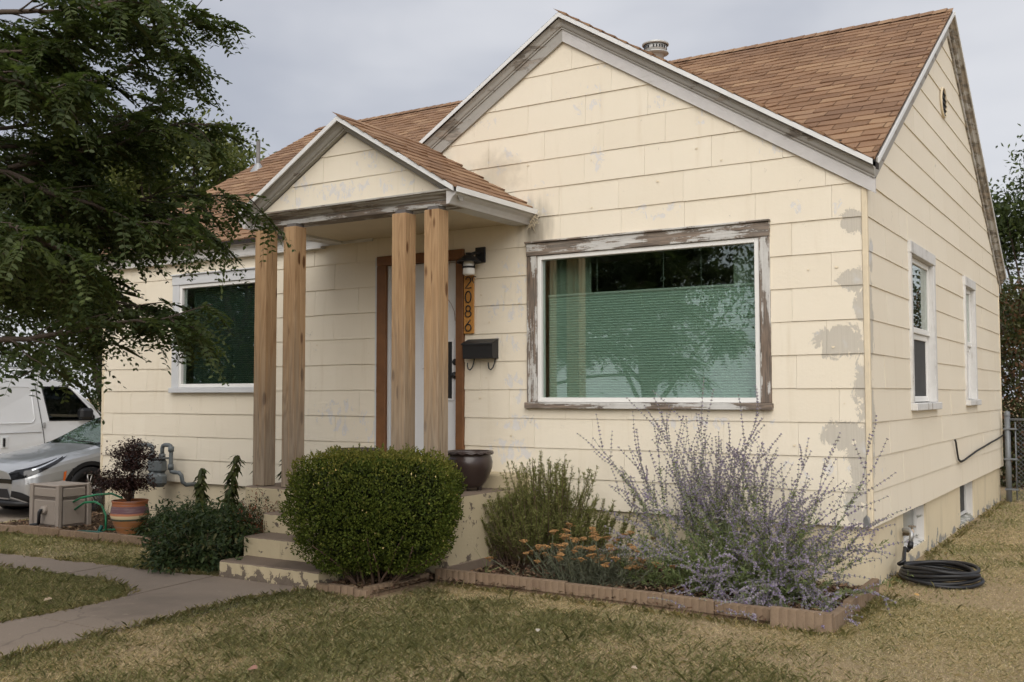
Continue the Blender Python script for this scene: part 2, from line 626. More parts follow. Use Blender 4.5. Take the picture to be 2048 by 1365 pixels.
def m_chipped(name, paint, under, amt=0.0, scale=9.0):
    """painted concrete, the paint chipped away"""
    m = Mat(name)
    P = m.pos()
    x, y, z = m.sep(P)
    n = m.noise(P, scale, 7, 0.68, 0.3)
    low = m.step(z, 0.16, 0.0) * 0.16
    chip = m.step(n + low, 0.655 - amt, 0.672 - amt)
    c = m.mix(m.noise(P, 3, 4), tuple(q * 0.88 for q in paint), paint)
    c = m.mix(m.step(m.noise(m.vm('MULTIPLY', P, (5, 5, 1.2)), 1, 5), 0.5, 0.75) * 0.4, c, tuple(q * 0.6 for q in paint))
    c = m.mix(chip, c, m.mix(m.noise(P, 40, 3), tuple(q * 0.7 for q in under), tuple(q * 1.3 for q in under)))
    return m.done(m.bsdf(c, 0.75, normal=m.bump(n * 1.0 - chip + m.noise(P, 60, 3) * 0.4, 0.5, 0.008), spec=0.3))


def m_glass(name, tint, rough=0.0, ior=1.52, gain=1.2):
    m = Mat(name)
    t = m.node('ShaderNodeBsdfTransparent')
    t.inputs[0].default_value = (*tint, 1)
    g = m.node('ShaderNodeBsdfGlossy')
    g.inputs['Roughness'].default_value = rough
    g.inputs[0].default_value = (0.95, 1.0, 0.98, 1)
    geo = m.node('ShaderNodeNewGeometry')
    mx = m.node('ShaderNodeMixShader')
    cs = m.vm('DOT_PRODUCT', S(m.nt, geo.outputs['Incoming']), S(m.nt, geo.outputs['Normal'])).abs()
    ff = (((1.0 - cs).pow(5.0) * 0.957 + 0.043) * gain).min(1.0)
    m.nt.links.new(ff.s, mx.inputs[0])
    m.nt.links.new(t.outputs[0], mx.inputs[1])
    m.nt.links.new(g.outputs[0], mx.inputs[2])
    return m.done(S(m.nt, mx.outputs[0]))


def m_leaf(name, trans=0.35, rough=0.55, spec=0.3):
    m = Mat(name)
    c = m.attr('col')
    b = m.bsdf(c, rough, spec=spec)
    t = m.node('ShaderNodeBsdfTranslucent')
    lk(m.nt, m.mix(0.5, c, m.vm('MULTIPLY', c, (1.5, 1.7, 0.6))), t.inputs[0])
    mx = m.node('ShaderNodeMixShader')
    mx.inputs[0].default_value = trans
    m.nt.links.new(b.s, mx.inputs[1])
    m.nt.links.new(t.outputs[0], mx.inputs[2])
    return m.done(S(m.nt, mx.outputs[0]))


MT = dict(
    siding=m_siding(),
    wood_h=m_paintwood('weathered_trim_horizontal', 0.68, wood=(0.14, 0.10, 0.072), axis='x'),
    wood_hw=m_paintwood('white_trim_flaking', 0.3, (0.68, 0.67, 0.65), axis='x'),
    wood_c=m_paintwood('cornice_trim_worn', 0.46, (0.44, 0.42, 0.385), axis='x'),
    wood_v=m_paintwood('weathered_trim_upright', 0.7, wood=(0.12, 0.08, 0.055), axis='z'),
    wood_s=m_paintwood('crown_trim_worn', 0.42, (0.40, 0.38, 0.345), (0.2, 0.17, 0.14), axis='s'),
    wood_sb=m_paintwood('frieze_trim_worn', 0.16, (0.62, 0.6, 0.585), (0.2, 0.17, 0.14), axis='s'),
    wood_sy=m_paintwood('rear_rake_worn', 0.7, (0.5, 0.475, 0.43), (0.2, 0.165, 0.125), axis='s'),
    wood_vw=m_paintwood('white_casing_worn', 0.26, (0.70, 0.69, 0.67), axis='z'),
    corner=m_paintwood('cream_corner_trim', 0.12, (0.78, 0.67, 0.49), (0.4, 0.36, 0.28), axis='z'),
    trim=m_plain('light_grey_paint', (0.60, 0.61, 0.62), 0.5, var=0.06),
    white=m_plain('white_vinyl', (0.80, 0.79, 0.76), 0.35, var=0.05, bump=0.03),
    drip=m_plain('white_drip_edge', (0.72, 0.72, 0.71), 0.4, var=0.12, scale=5),
    cedar=m_plain('brown_stained_wood', (0.185, 0.082, 0.032), 0.55, var=0.4, scale=6),
    black=m_plain('black_metal', (0.018, 0.018, 0.019), 0.5, 0.0, var=0.3, bump=0.1),
    edge_black=m_plain('shingle_edge', (0.03, 0.024, 0.022), 0.9),
    shingle=m_shingle(),
    post=m_post(),
    galv=m_plain('galvanised_metal', (0.42, 0.42, 0.42), 0.45, 0.7, var=0.2),
    grey_pipe=m_plain('dull_grey_pipe', (0.17, 0.16, 0.15), 0.6, 0.2, var=0.2),
    grey_block=m_plain('grey_post_cap', (0.13, 0.12, 0.115), 0.7),
    flue=m_plain('flue_metal', (0.55, 0.55, 0.53), 0.45, 0.25, var=0.2),
    door=m_plain('white_door_paint', (0.72, 0.72, 0.73), 0.4, var=0.03, bump=0.02),
    ceil=m_plain('porch_ceiling_paint', (0.62, 0.53, 0.38), 0.6, var=0.12, scale=3),
    found=m_chipped('cream_foundation', (0.72, 0.62, 0.44), (0.27, 0.265, 0.25), 0.0, 4.0),
    foundw=m_chipped('white_reveal', (0.72, 0.70, 0.67), (0.3, 0.3, 0.26), 0.05),
    step=m_chipped('cream_step_paint', (0.56, 0.47, 0.31), (0.17, 0.135, 0.105), 0.05, 12.0),
    tread=m_concrete('worn_tread', (0.185, 0.14, 0.105), (0.235, 0.18, 0.135), (0.1, 0.08, 0.065)),
    walk=m_concrete('walk_concrete', (0.24, 0.19, 0.148), (0.295, 0.238, 0.188), (0.12, 0.095, 0.075)),
    drive=m_concrete('drive_concrete', (0.30, 0.245, 0.19), (0.36, 0.30, 0.24), (0.2, 0.16, 0.13)),
    gap=m_plain('joint_soil', (0.05, 0.042, 0.033), 0.95),
    room=m_plain('room_plaster', (0.34, 0.33, 0.31), 0.8),
    glass=m_glass('green_tinted_glass', (0.75, 0.835, 0.79), gain=4.0),
    glass2=m_glass('clear_window_glass', (0.7, 0.75, 0.7)),
    frost=m_plain('frosted_pane', (0.24, 0.25, 0.235), 0.25, var=0.1, bump=0.0),
    blind=m_plain('cellular_blind', (0.82, 0.87, 0.83), 0.8, var=0.03, bump=0.0),
    slat=m_plain('venetian_slat', (0.085, 0.11, 0.095), 0.4, var=0.1, bump=0.0),
    curtain=m_plain('curtain_cloth', (0.45, 0.46, 0.40), 0.85, var=0.12),
    opal=m_plain('opal_glass', (0.85, 0.85, 0.82), 0.25, var=0.03, bump=0.0),
    board=m_plain('varnished_board', (0.46, 0.215, 0.05), 0.5, var=0.25, scale=5),
    screen=m_plain('insect_screen', (0.055, 0.055, 0.055), 0.8, var=0.3),
)

# ------------------------------------------------------------------ the house
E_, Z0 = 0.267, 0.49                   # siding exposure, bottom of the siding
XL, YB = -9.32, 7.9                    # left end of the front, back end of the side
MS, MRY, MRZ = 0.62, 3.95, 5.80        # main roof: pitch, ridge Y and Z (top of the shingles)
MEY = -0.15                            # front eave
MEZ = MRZ - MS * (MRY - MEY)
GX, GZ, GS = -2.67, 5.03, 0.62         # front gable
PX, PZ, PS = -4.26, 4.02, 0.605        # porch gable
PY0, PXL, PXR = -1.34, -5.56, -2.955   # porch roof front edge and eaves
RX0, RX1 = -9.42, 0.085                # main roof ends


def gz(x): return GZ - GS * abs(x - GX)
def mz(y): return MRZ - MS * abs(y - MRY)
def pz(x): return PZ - PS * abs(x - PX)


house = thing('house', 'cream shingle-sided house with brown roof, gabled porch and large picture window', 'house', (-4.65, 3.95, 0))

WIN = dict(big=(-3.064, -0.757, 1.383, 2.908), left=(-8.01, -6.337, 1.535, 2.915), door=(-4.885, -3.78, 0.80, 2.925))
SWIN = dict(a=(1.55, 2.785, 1.38, 2.90), c=(4.68, 5.51, 1.395, 2.885))
BWIN = dict(a=(1.29, 2.31, 0.11, 0.487), c=(4.35, 5.37, 0.02, 0.487))

# walls behind the siding -------------------------------------------------
b = B()
for r in cut_rect(cut_rect(cut_rect([(XL + .01, -.01, Z0, 3.2)], WIN['big']), WIN['left']), WIN['door']):
    b.box(r[0], r[1], .012, .14, r[2], r[3])
b.prism([(-5.4, .012, 3.2), (-.01, .012, 3.2), (-.01, .012, 3.22), (GX, .012, 4.87), (-5.4, .012, 3.22)], (0, .12, 0))
build('front_wall', b, MT['room'], house)
b = B()
for r in cut_rect(cut_rect([(.01, YB - .01, Z0, 3.2)], SWIN['a']), SWIN['c']):
    b.box(-.14, -.012, r[0], r[1], r[2], r[3])
b.prism([(-.012, .01, 3.2), (-.012, YB - .01, 3.2), (-.012, MRY, mz(MRY) - .12)], (-.12, 0, 0))
build('side_wall', b, MT['room'], house)
b = B()
b.box(XL + .01, XL + .13, .15, YB - .15, Z0, 3.2)
b.prism([(XL + .012, .0, 3.2), (XL + .012, YB, 3.2), (XL + .012, MRY, mz(MRY) - .12)], (.12, 0, 0))
b.box(XL + .01, -.15, YB - .13, YB - .01, Z0, 3.2)
build('far_walls', b, MT['siding'], house)
b = B()
b.box(XL + .15, -.15, 2.8, 2.86, Z0, 3.1)
b.box(-5.6, -5.52, .15, 2.78, Z0, 3.1)
b.box(XL + .15, -.15, .15, YB - .15, Z0 + .15, Z0 + .2)
b.box(XL + .15, -.15, .16, YB - .16, 3.1, 3.14)
build('room_partition', b, MT['room'], house)

# foundation -----------------------------------------------------------------
b = B()
b.box(XL + .03, -.03, .03, .25, -.3, Z0 + .01)
for r in cut_rect(cut_rect([(.25, YB - .03, -.3, Z0 + .01)], (BWIN['a'][0], BWIN['a'][1], BWIN['a'][2], 9)), (BWIN['c'][0], BWIN['c'][1], BWIN['c'][2], 9)):
    b.box(-.3, -.03, r[0], r[1], r[2], r[3])
b.box(XL + .03, XL + .25, .25, YB - .03, -.3, Z0 + .01)
fnd = build('foundation', b, MT['found'], house)
for k, (y0, y1, z0, z1) in BWIN.items():
    w = B()
    w.box(-.29, -.045, y1 - .012, y1 - .001, z0, z1)            # far reveal, painted white
    w.prism([(-.29, y0 + .002, z0 + .07), (-.29, y1 - .014, z0 + .07), (-.045, y1 - .014, z0 + .012), (-.045, y0 + .002, z0 + .012)], (0, 0, -.011))
    rv = build('basement_window', w, MT['foundw'], house)
    w = B()
    for q in ((y0 + .005, y0 + .05, z0 + .06, z1), (y1 - .06, y1 - .015, z0 + .06, z1), (y0 + .05, y1 - .06, z0 + .06, z0 + .09), (y0 + .05, y1 - .06, z1 - .02, z1)):
        w.box(-.15, -.11, *q)
    build('window_frame', w, MT['wood_vw'], rv)
    w = B()
    w.box(-.135, -.129, y0 + .05, y1 - .06, z0 + .09, z1 - .02)
    build('pane', w, MT['frost'] if k == 'a' else MT['screen'], rv)

# siding shingles -------------------------------------------------------------
pieces = []      # (polygon in wall plane, wall, row)


def siding_row(wall, n, u0, u1, zc, holes, planes, phase, wd=.61, zmax=9):
    z0 = Z0 + n * E_
    z1 = min(z0 + E_, zmax)
    us = [u0]
    q = u0 + phase * wd
    while q < u1 - .1:
        if q > u0 + .12:
            us.append(q + random.uniform(-.012, .012))
        q += wd
    us.append(u1)
    for a, c in zip(us[:-1], us[1:]):
        rs = [(a + .001, c - .001, z0, z1)]
        for h in holes:
            rs = cut_rect(rs, h)
        for r in rs:
            if r[1] - r[0] < .015 or r[3] - r[2] < .012:
                continue
            poly = [(r[0], r[2]), (r[1], r[2]), (r[1], r[3]), (r[0], r[3])]
            for nrm, d in planes:
                poly = clip(poly, nrm, d)
                if len(poly) < 3:
                    break
            if len(poly) >= 3:
                pieces.append((poly, wall, n, z0))


fh = list(WIN.values())
gp = [((GS, 1), 4.80 + GS * GX), ((-GS, 1), 4.80 - GS * GX)]
for n in range(10):
    siding_row('front', n, XL, -.028, 0, fh, [], (.35, .85)[n % 2] + random.uniform(-.12, .12), zmax=3.16 if n == 9 else 9)
for n in range(10, 17):
    siding_row('front', n, -5.3, -.028, 0, [], gp, (.1, .55)[n % 2] + random.uniform(-.15, .15))
sp = [((-MS, 1), mz(MRY) - .13 - MS * MRY), ((MS, 1), mz(MRY) - .13 + MS * MRY)]
for n in range(20):
    siding_row('side', n, .03, YB, 0, list(SWIN.values()), sp, (.5, .95)[n % 2] + random.uniform(-.1, .1), wd=.61 * 2 if n < 10 else 1.83)
pp = [((PS, 1), PZ - .135 + PS * PX), ((-PS, 1), PZ - .135 - PS * PX)]
for n in range(3):
    z0 = 3.222 + n * .235
    for a, c in ((-5.6, -4.9), (-4.9, -4.1), (-4.1, -3.5), (-3.5, -2.8)) if n == 0 else ((-5.6, -4.55), (-4.55, -2.8)):
        poly = [(a + .001, z0), (c - .001, z0), (c - .001, z0 + .235), (a + .001, z0 + .235)]
        for nrm, d in pp:
            poly = clip(poly, nrm, d)
            if len(poly) < 3:
                break
        if len(poly) >= 3:
            pieces.append((poly, 'porch', n, z0))


def shingle_piece(b, poly, wall, z0):
    wob = random.uniform(-.0015, .0015)
    outer, inner = [], []
    for u, z in poly:
        off = .011 - .0085 * (z - z0) / E_ + wob
        dz = 0
        if abs(z - z0) < 1e-6:
            dz = random.uniform(-.0022, .0022)
        if wall == 'front':
            outer.append((u, -off, z + dz)); inner.append((u, .012, z + dz))
        elif wall == 'porch':
            outer.append((u, PY0 + .17 - off, z + dz)); inner.append((u, PY0 + .182, z + dz))
        else:
            outer.append((off, u, z + dz)); inner.append((-.012, u, z + dz))
    n = len(poly)
    if wall == 'side':
        pass
    b.add(outer + inner, [tuple(range(n))] + [(i, n + i, n + (i + 1) % n, (i + 1) % n) for i in range(n)])


def area(poly):
    return abs(sum(poly[i][0] * poly[(i + 1) % len(poly)][1] - poly[(i + 1) % len(poly)][0] * poly[i][1] for i in range(len(poly)))) / 2


pieces.sort(key=lambda q: -area(q[0]) * (0.35 if q[1] == 'side' else 1.0))
rest = B()
for i, (poly, wall, n, z0) in enumerate(pieces):
    if i < 300:
        b = B()
        shingle_piece(b, poly, wall, z0)
        build('siding_shingle', b, MT['siding'], house)
    else:
        shingle_piece(rest, poly, wall, z0)
if rest.v:
    build('siding_offcuts', rest, MT['siding'], house, kind='stuff')
print('siding pieces', len(pieces))

b = B()                                # curled flakes of paint
for i in range(40):
    if i < 30:
        fx, fz_, fy = random.uniform(-3.6, -.1), random.uniform(.8, 4.2), -.0115
        if WIN['big'][0] < fx < WIN['big'][1] and WIN['big'][2] - .05 < fz_ < WIN['big'][3] + .05 or fz_ > gz(fx) - .4:
            continue
    elif i < 38:
        fx, fz_, fy = random.uniform(-6.2, -4.95), random.uniform(.7, 2.4), -.0115
    else:
        fx, fz_, fy = random.uniform(-.4, -.06), random.uniform(.7, 2.3), -.0115
    s_ = random.uniform(.006, .016)
    a = random.uniform(-.5, .5)
    p_ = [(-1, 0, 0), (.1, -.1, 0), (1, .1, 0), (.8, .7, .35), (.1, 1.0, .6), (-.7, .8, .4)]
    b.add([(fx + s_ * (u * cos(a) - v * sin(a)), fy - s_ * w * .7, fz_ - s_ * (u * sin(a) + v * cos(a))) for u, v, w in p_], [(0, 1, 4, 5), (1, 2, 3, 4)])
build('paint_flakes', b, MT['corner'], house, kind='stuff')
b = B().bbox(-.03, .014, -.016, .03, Z0 - .01, 3.2, .006)
build('corner_board', b, MT['corner'], house)
b = B().bbox(XL - .02, XL + .02, -.014, .03, Z0, 3.1, .006)
build('corner_board', b, MT['corner'], house)
b = B().bbox(-.02, .014, YB - .03, YB + .012, Z0, 3.2, .006)
build('corner_board', b, MT['corner'], house)
b = B().box(-.033, .002, -.012, .004, Z0 - .012, Z0 + .11)     # torn metal flashing at the foot of the corner
b = B()
b.add([(-.06, -.014, .495), (-.005, -.02, .49), (-.005, -.022, .565), (-.03, -.026, .59), (-.055, -.02, .56)], [(0, 1, 2, 3, 4)])
build('flashing', b, MT['galv'], house)

# roofs ------------------------------------------------------------------------
def slab(name, quad, th, mat):
    """roof deck: quad of top corners, thickness straight down"""
    return build(name, B().prism([tuple(q) for q in quad], (0, 0, -th)), mat, house)


dk = .012                              # deck lies this far under the shingle tops
roof = B()
va = (GZ - MEZ) / MS + MEY             # Y where the gable ridge meets the main roof
# main front slope in three pieces round the gable
L = lambda x, y, d=dk: (x, y, mz(y) - d)
roof.prism([L(RX0, MEY), L(-5.5, MEY), L(-5.5, MEY + .0), L(GX, va), L(GX, MRY), L(RX0, MRY)], (0, 0, -.05))
roof.prism([L(.05, .03), L(RX1 - .012, .03), L(RX1 - .012, MRY), L(GX, MRY), L(GX, va)], (0, 0, -.05))
roof.prism([L(RX0, MRY), L(RX1 - .012, MRY), L(RX1 - .012, YB + .17), L(RX0, YB + .17)], (0, 0, -.05))
g = lambda x, y, d=dk: (x, y, gz(x) - d)
roof.prism([g(GX, -.11), g(RX1, -.11), g(RX1, .1), g(GX, va + .05)], (0, 0, -.05))
roof.prism([g(GX, -.11), g(GX, va + .05), g(-5.45, .1), g(-5.45, .02), g(-4.3, .02), g(-4.3, -.11)], (0, 0, -.05))
q = lambda x, y, d=dk: (x, y, pz(x) - d)
pv = (PZ - MEZ) / MS + MEY
PYD = PY0 + .035
roof.prism([q(PX, PYD), q(PXR - .015, PYD), q(PXR - .015, -.012), q(PX + .05, -.012), q(PX + .05, .25), q(PX, pv)], (0, 0, -.04))
roof.prism([q(PX, PYD), q(PX, pv), q(PXL + .015, .0), q(PXL + .015, PYD)], (0, 0, -.04))
roof_o = build('roof', roof, MT['edge_black'], house)

TW, TE = .305, .143                    # tab width, exposure
tab_b = B()
def tab_mesh(b, o, eu, ev, en, w, j=True):
    """one tab: origin at lower left, lower edge proud"""
    r = lambda a: random.uniform(-a, a) if j else 0
    pts = []
    for (uu, vv, hh) in ((.004, r(.004), .017 + r(.005)), (w * .5, r(.003), .015 + r(.004)), (w - .004, r(.004), .019 + r(.006)), (w - .004, TE * 1.12, .006), (w * .5, TE * 1.12, .006), (.004, TE * 1.12, .006)):
        pts.append(o + eu * uu + ev * vv + en * hh)
    for (uu, vv) in ((.004, 0), (w * .5, 0), (w - .004, 0)):
        pts.append(o + eu * uu + ev * vv - en * .004)
    b.add(pts, [(0, 1, 4, 5), (1, 2, 3, 4), (0, 6, 7, 1), (1, 7, 8, 2), (0, 5, 6), (2, 8, 3)])


tabs = []
cu = np.array(cam.location)
def lay(eu, ev, o, umax, vmax, keep, pri):
    en = np.cross(eu, ev)
    en /= np.linalg.norm(en)
    nr = int(vmax / TE) + 1
    for r in range(nr):
        off = (r % 2) * TW * .5 + random.uniform(-.02, .02)
        u = -off
        while u < umax:
            a, c = max(u, 0), min(u + TW, umax)
            u += TW
            if c - a < .03:
                continue
            P = o + eu * a + ev * r * TE
            mid = P + eu * (c - a) * .5 + ev * TE * .5
            if keep(mid):
                tabs.append((pri(mid), P, eu, ev, en, c - a, min(1, (vmax - r * TE) / TE)))


ml = sqrt(1 + MS * MS)
def main_keep(p):
    x, y = p[0], p[1]
    if -5.5 < x and p[2] < gz(x) - .03 and y < va + .3:
        return False
    if PXL - .1 < x < PX and p[2] < pz(x) - .05:
        return False
    return True
lay(np.array((1.0, 0, 0)), np.array((0, 1, MS)) / ml, np.array((RX0, MEY, MEZ - .012)), RX1 - RX0, (MRY - MEY) * ml, main_keep,
    lambda p: (0 if p[0] > GX - .9 and p[1] > .0 and p[0] > GX - .9 else 2 if p[2] > 4.1 or p[0] > -6.6 else 3) + .001 * np.linalg.norm(p - cu))
pl = sqrt(1 + PS * PS)
lay(np.array((0, 1.0, 0)), np.array((-PS and -1, 0, PS)) / pl, np.array((PXR, PY0, pz(PXR) - .012)), -PY0 + 1.2, (PXR - PX) * pl,
    lambda p: p[1] < -.03 or (p[2] > mz(p[1]) - .02 and p[0] < -4.0), lambda p: 1)
gl = sqrt(1 + GS * GS)
lay(np.array((0, 1.0, 0)), np.array((-1, 0, GS)) / gl, np.array((RX1, -.12, gz(RX1) - .012)), va + .12, (RX1 - GX) * gl,
    lambda p: p[2] > mz(p[1]) - .02 or p[1] < 0, lambda p: 5)
tabs.sort(key=lambda t: t[0])
restb = B()
for i, (pri, P, eu, ev, en, w, k) in enumerate(tabs):
    b = B() if i < 300 else restb
    tab_mesh(b, P, eu, ev, en, w)
    if i < 300:
        build('shingle', b, MT['shingle'], roof_o)
build('shingle_courses', restb, MT['shingle'], roof_o, kind='stuff')
print('tabs', len(tabs))
# ridge caps
b = B()
x = RX0
while x < RX1 - .17:
    for s_ in (-1, 1):
        pts = []
        for uu, hh in ((0, .012), (.16, .02)):
            for vv in (0, .13):
                pts.append((x + uu + .004, MRY + s_ * vv, mz(MRY + s_ * vv) + hh))
        b.add(pts, [(0, 1, 3, 2)])
    b.add([(x + .164, MRY - .13, mz(MRY - .13) + .02), (x + .164, MRY, MRZ + .02), (x + .164, MRY + .13, mz(MRY + .13) + .02), (x + .164, MRY, MRZ + .004)], [(0, 1, 2, 3)])
    x += .145
build('ridge_cap', b, MT['shingle'], roof_o, kind='stuff')

# crown, frieze and drip edge along a rake or an eave ---------------------------
CROWN = [(.0, -.130), (-.034, -.130), (-.034, -.112), (-.044, -.108), (-.05, -.095), (-.056, -.07), (-.07, -.052), (-.07, -.043), (-.086, -.036), (-.088, .0), (.0, .0)]
FRIEZE = [(0, -.245), (-.022, -.245), (-.022, -.115), (0, -.115)]


def trim_run(A, Bq, out, crown_m, frieze_m, vs=1.0, cs=1.0, names=('crown_moulding', 'frieze_board', 'drip_edge'), wall=0.0, frieze=True):
    """A..B run along the wall plane under the roof edge; the section stands upright (mitred ends)"""
    out = np.array(out, float)
    A, Bq = np.array(A, float), np.array(Bq, float)
    up = (0, 0, 1.0)
    sec = lambda pr: [(-a * cs + wall, z * vs) for a, z in pr]
    build(names[0], B().sweep(sec(CROWN), A, Bq, out, up), crown_m, house)
    if frieze:
        build(names[1], B().sweep(sec(FRIEZE), A, Bq, out, up), frieze_m, house)
    dp = [(.088 * cs + wall, -.035), (.1 * cs + wall, -.037), (.1 * cs + wall, .006), (.088 * cs + wall, .006)]
    build(names[2], B().sweep(dp, A, Bq, out, up), MT['drip'], house)


rd = .022
# front gable, both rakes
trim_run((GX, -.012, GZ - rd), (RX1, -.012, gz(RX1) - rd), (0, -1, 0), MT['wood_s'], MT['wood_sb'])
trim_run((-4.28, -.012, gz(-4.28) - rd), (GX, -.012, GZ - rd), (0, -1, 0), MT['wood_s'], MT['wood_s'])
# side gable rakes
trim_run((.002, MRY, MRZ - rd - .02), (.002, YB + .17, mz(YB + .17) - rd - .02), (1, 0, 0), MT['wood_sy'], MT['wood_sy'], cs=1.0)
trim_run((.002, .06, mz(.06) - rd - .02), (.002, MRY, MRZ - rd - .02), (1, 0, 0), MT['wood_s'], MT['wood_s'], cs=.95)
# left rake of the main roof
build('rake_board', B().sweep([(0, -.16), (-.03, -.16), (-.03, 0), (0, 0)], (RX0 + .03, MEY, MEZ - .03), (RX0 + .03, MRY, MRZ - .03), (1, 0, 0), (0, 0, 1)), MT['wood_s'], house)
# front eave left of the porch and under it
trim_run((RX0 + .02, -.055, MEZ - .022), (-4.9, -.055, MEZ - .022), (0, -1, 0), MT['wood_hw'], MT['wood_hw'], vs=.6, cs=.85, names=('crown_moulding', 'fascia_board', 'drip_edge'))
build('soffit', B().box(RX0 + .03, -5.6, -.08, .0, MEZ - .19, MEZ - .172), MT['wood_hw'], house)
# 
if 0: build('eave_return', B().prism([(.004, -.1, 3.16), (.004, .06, 3.16), (.004, .06, 3.30), (.004, -.1, 3.27)], (.075, 0, 0)), MT['wood_sy'], house)

# porch roof ---------------------------------------------------------------------
py = PY0 + .17
trim_run((PX, py - .0, PZ - rd), (PXR - .03, py, pz(PXR - .03) - rd), (0, -1, 0), MT['wood_s'], MT['wood_s'], vs=.78, cs=1.55, frieze=False)
trim_run((PXL + .03, py, pz(PXL + .03) - rd), (PX, py, PZ - rd), (0, -1, 0), MT['wood_s'], MT['wood_s'], vs=.78, cs=1.55, frieze=False)
ez = pz(PXR)
# horizontal cornice on the front, then the side eaves
CORN = [(0, -.062), (.06, -.062), (.062, -.054), (.085, -.046), (.1, -.03), (.125, -.02), (.13, -.008), (.15, -.006), (.15, .008), (0, .018)]
fz = 3.212
build('cornice', B().sweep(CORN, (PXL + .05, py + .02, fz), (PXR - .05, py + .02, fz), (0, -1, 0), (0, 0, 1)), MT['wood_c'], house)
build('porch_beam', B().bbox(PXL + .12, PXR - .12, py - .035, py + .15, 3.098, fz - .063), MT['wood_h'], house)
for sx, xe in ((1, PXR), (-1, PXL)):
    xa = xe - sx * .12
    pr = [(0, -.1), (.03, -.1), (.04, -.08), (.06, -.05), (.09, -.03), (.1, -.01), (.1, .02), (0, .02)]
    build('crown_moulding', B().sweep(pr, (xa, PY0 + .05, ez - .036), (xa, -.014, ez - .036), (sx, 0, 0), (0, 0, 1)), MT['wood_sb'], house)
    build('porch_beam', B().bbox(min(xa, xa - sx * .14), max(xa, xa - sx * .14), py + .152, -.014, 3.095, fz - .066), MT['wood_hw'], house)
    build('drip_edge', B().sweep([(-.005, -.036), (.008, -.038), (.008, .008), (-.005, .008)], (xe, PY0 + .03, ez - .012), (xe, -.014, ez - .012), (sx, 0, 0), (0, 0, 1)), MT['drip'], house)
build('pediment_back', B().prism([(PXL + .2, py + .02, 3.13), (PXR - .2, py + .02, 3.13), (PX, py + .02, PZ - .08)], (0, .05, 0)), MT['siding'], house)
# beadboard ceiling: narrow boards
b = B()
x = PXL + .26
while x < PXR - .27:
    b.bbox(x + .0012, x + .0405, py + .15, -.012, 3.118, 3.131, .003)
    x += .042
build('ceiling_boards', b, MT['ceil'], house, kind='stuff')
# nest of dry grass at the end of the eave
b = B()
for i in range(40):
    a0 = np.array((-2.98 + random.uniform(-.05, .05), -.04 + random.uniform(-.03, .02), 3.12 + random.uniform(-.04, .05)))
    b.tube([a0, a0 + np.array((random.uniform(-.04, .04), random.uniform(-.05, .02), random.uniform(-.08, .05)))], .0022, 4)
build('bird_nest', b, MT['corner'], None, 'pale wispy bird nest tucked under the right end of the porch eave', 'nest')

# porch posts: four timbers each ---------------------------------------------------
pproto = None
PT, PB = 3.066, .665
for i, px0 in enumerate((-5.315, -4.945, -3.66, -3.312)):
    w = .148
    st = thing('porch_post', None, None, (px0 + w / 2, -1.205, 0))
    st.parent = house
    st.location = tuple(np.array((px0 + w / 2, -1.205, PB)) - root_loc(house))
    base = np.array((px0 + w / 2, -1.205, PB))
    for a in (0, 1):
        for c in (0, 1):
            b = B().bbox(px0 + a * .0745, px0 + a * .0745 + .0735, -1.279 + c * .0745, -1.279 + c * .0745 + .0735, PB, PT, .004)
            build('timber', b, MT['post'], st)
    b = B().box(px0 + .022, px0 + .132, -1.26, -1.15, PT + .001, 3.0975)
    build('post_cap', b, MT['grey_block'], st)

# picture window -------------------------------------------------------------------
def window_front(name, W4, cas, sill, tops, mats, inner, vin=.042, depth=.03):
    x0, x1, z0, z1 = W4
    i0, i1, j0, j1 = inner
    o = build(name, B().bbox(x0 - .002, x1 + .002, -.038, .1, j1, z1 + .004, .004), mats[0], house)     # head casing carries the rest
    build('drip_cap', B().bbox(x0 - .012, x1 + .012, -.058, .0, z1 + .006, z1 + .022, .003), mats[0], o)
    build('side_casing', B().bbox(x0, i0, -.03, .1, z0 + sill, j1 - .001, .004), mats[1], o)
    build('side_casing', B().bbox(i1, x1, -.03, .1, z0 + sill, j1 - .001, .004), mats[1], o)
    build('sill', B().bbox(x0 - .012, x1 + .012, -.06, .1, z0, z0 + sill - .001, .004), mats[2], o)
    f = B()
    for r in ((i0 + .001, i0 + vin, j0, j1 - .002), (i1 - vin, i1 - .001, j0, j1 - .002), (i0 + vin, i1 - vin, j0, j0 + vin), (i0 + vin, i1 - vin, j1 - vin, j1 - .002)):
        f.bbox(r[0], r[1], -.02, .06, r[2], r[3], .004)
    build('window_frame', f, MT['white'], o)
    build('pane', B().box(i0 + vin, i1 - vin, .02, .024, j0 + vin, j1 - vin), MT['glass'], o)
    return o


window_front('picture_window', WIN['big'], .1, .056, .11, (MT['wood_h'], MT['wood_v'], MT['wood_h']), (-2.955, -.845, 1.44, 2.795))
window_front('bedroom_window', WIN['left'], .1, .06, .12, (MT['trim'], MT['trim'], MT['trim']), (-7.895, -6.44, 1.596, 2.81))

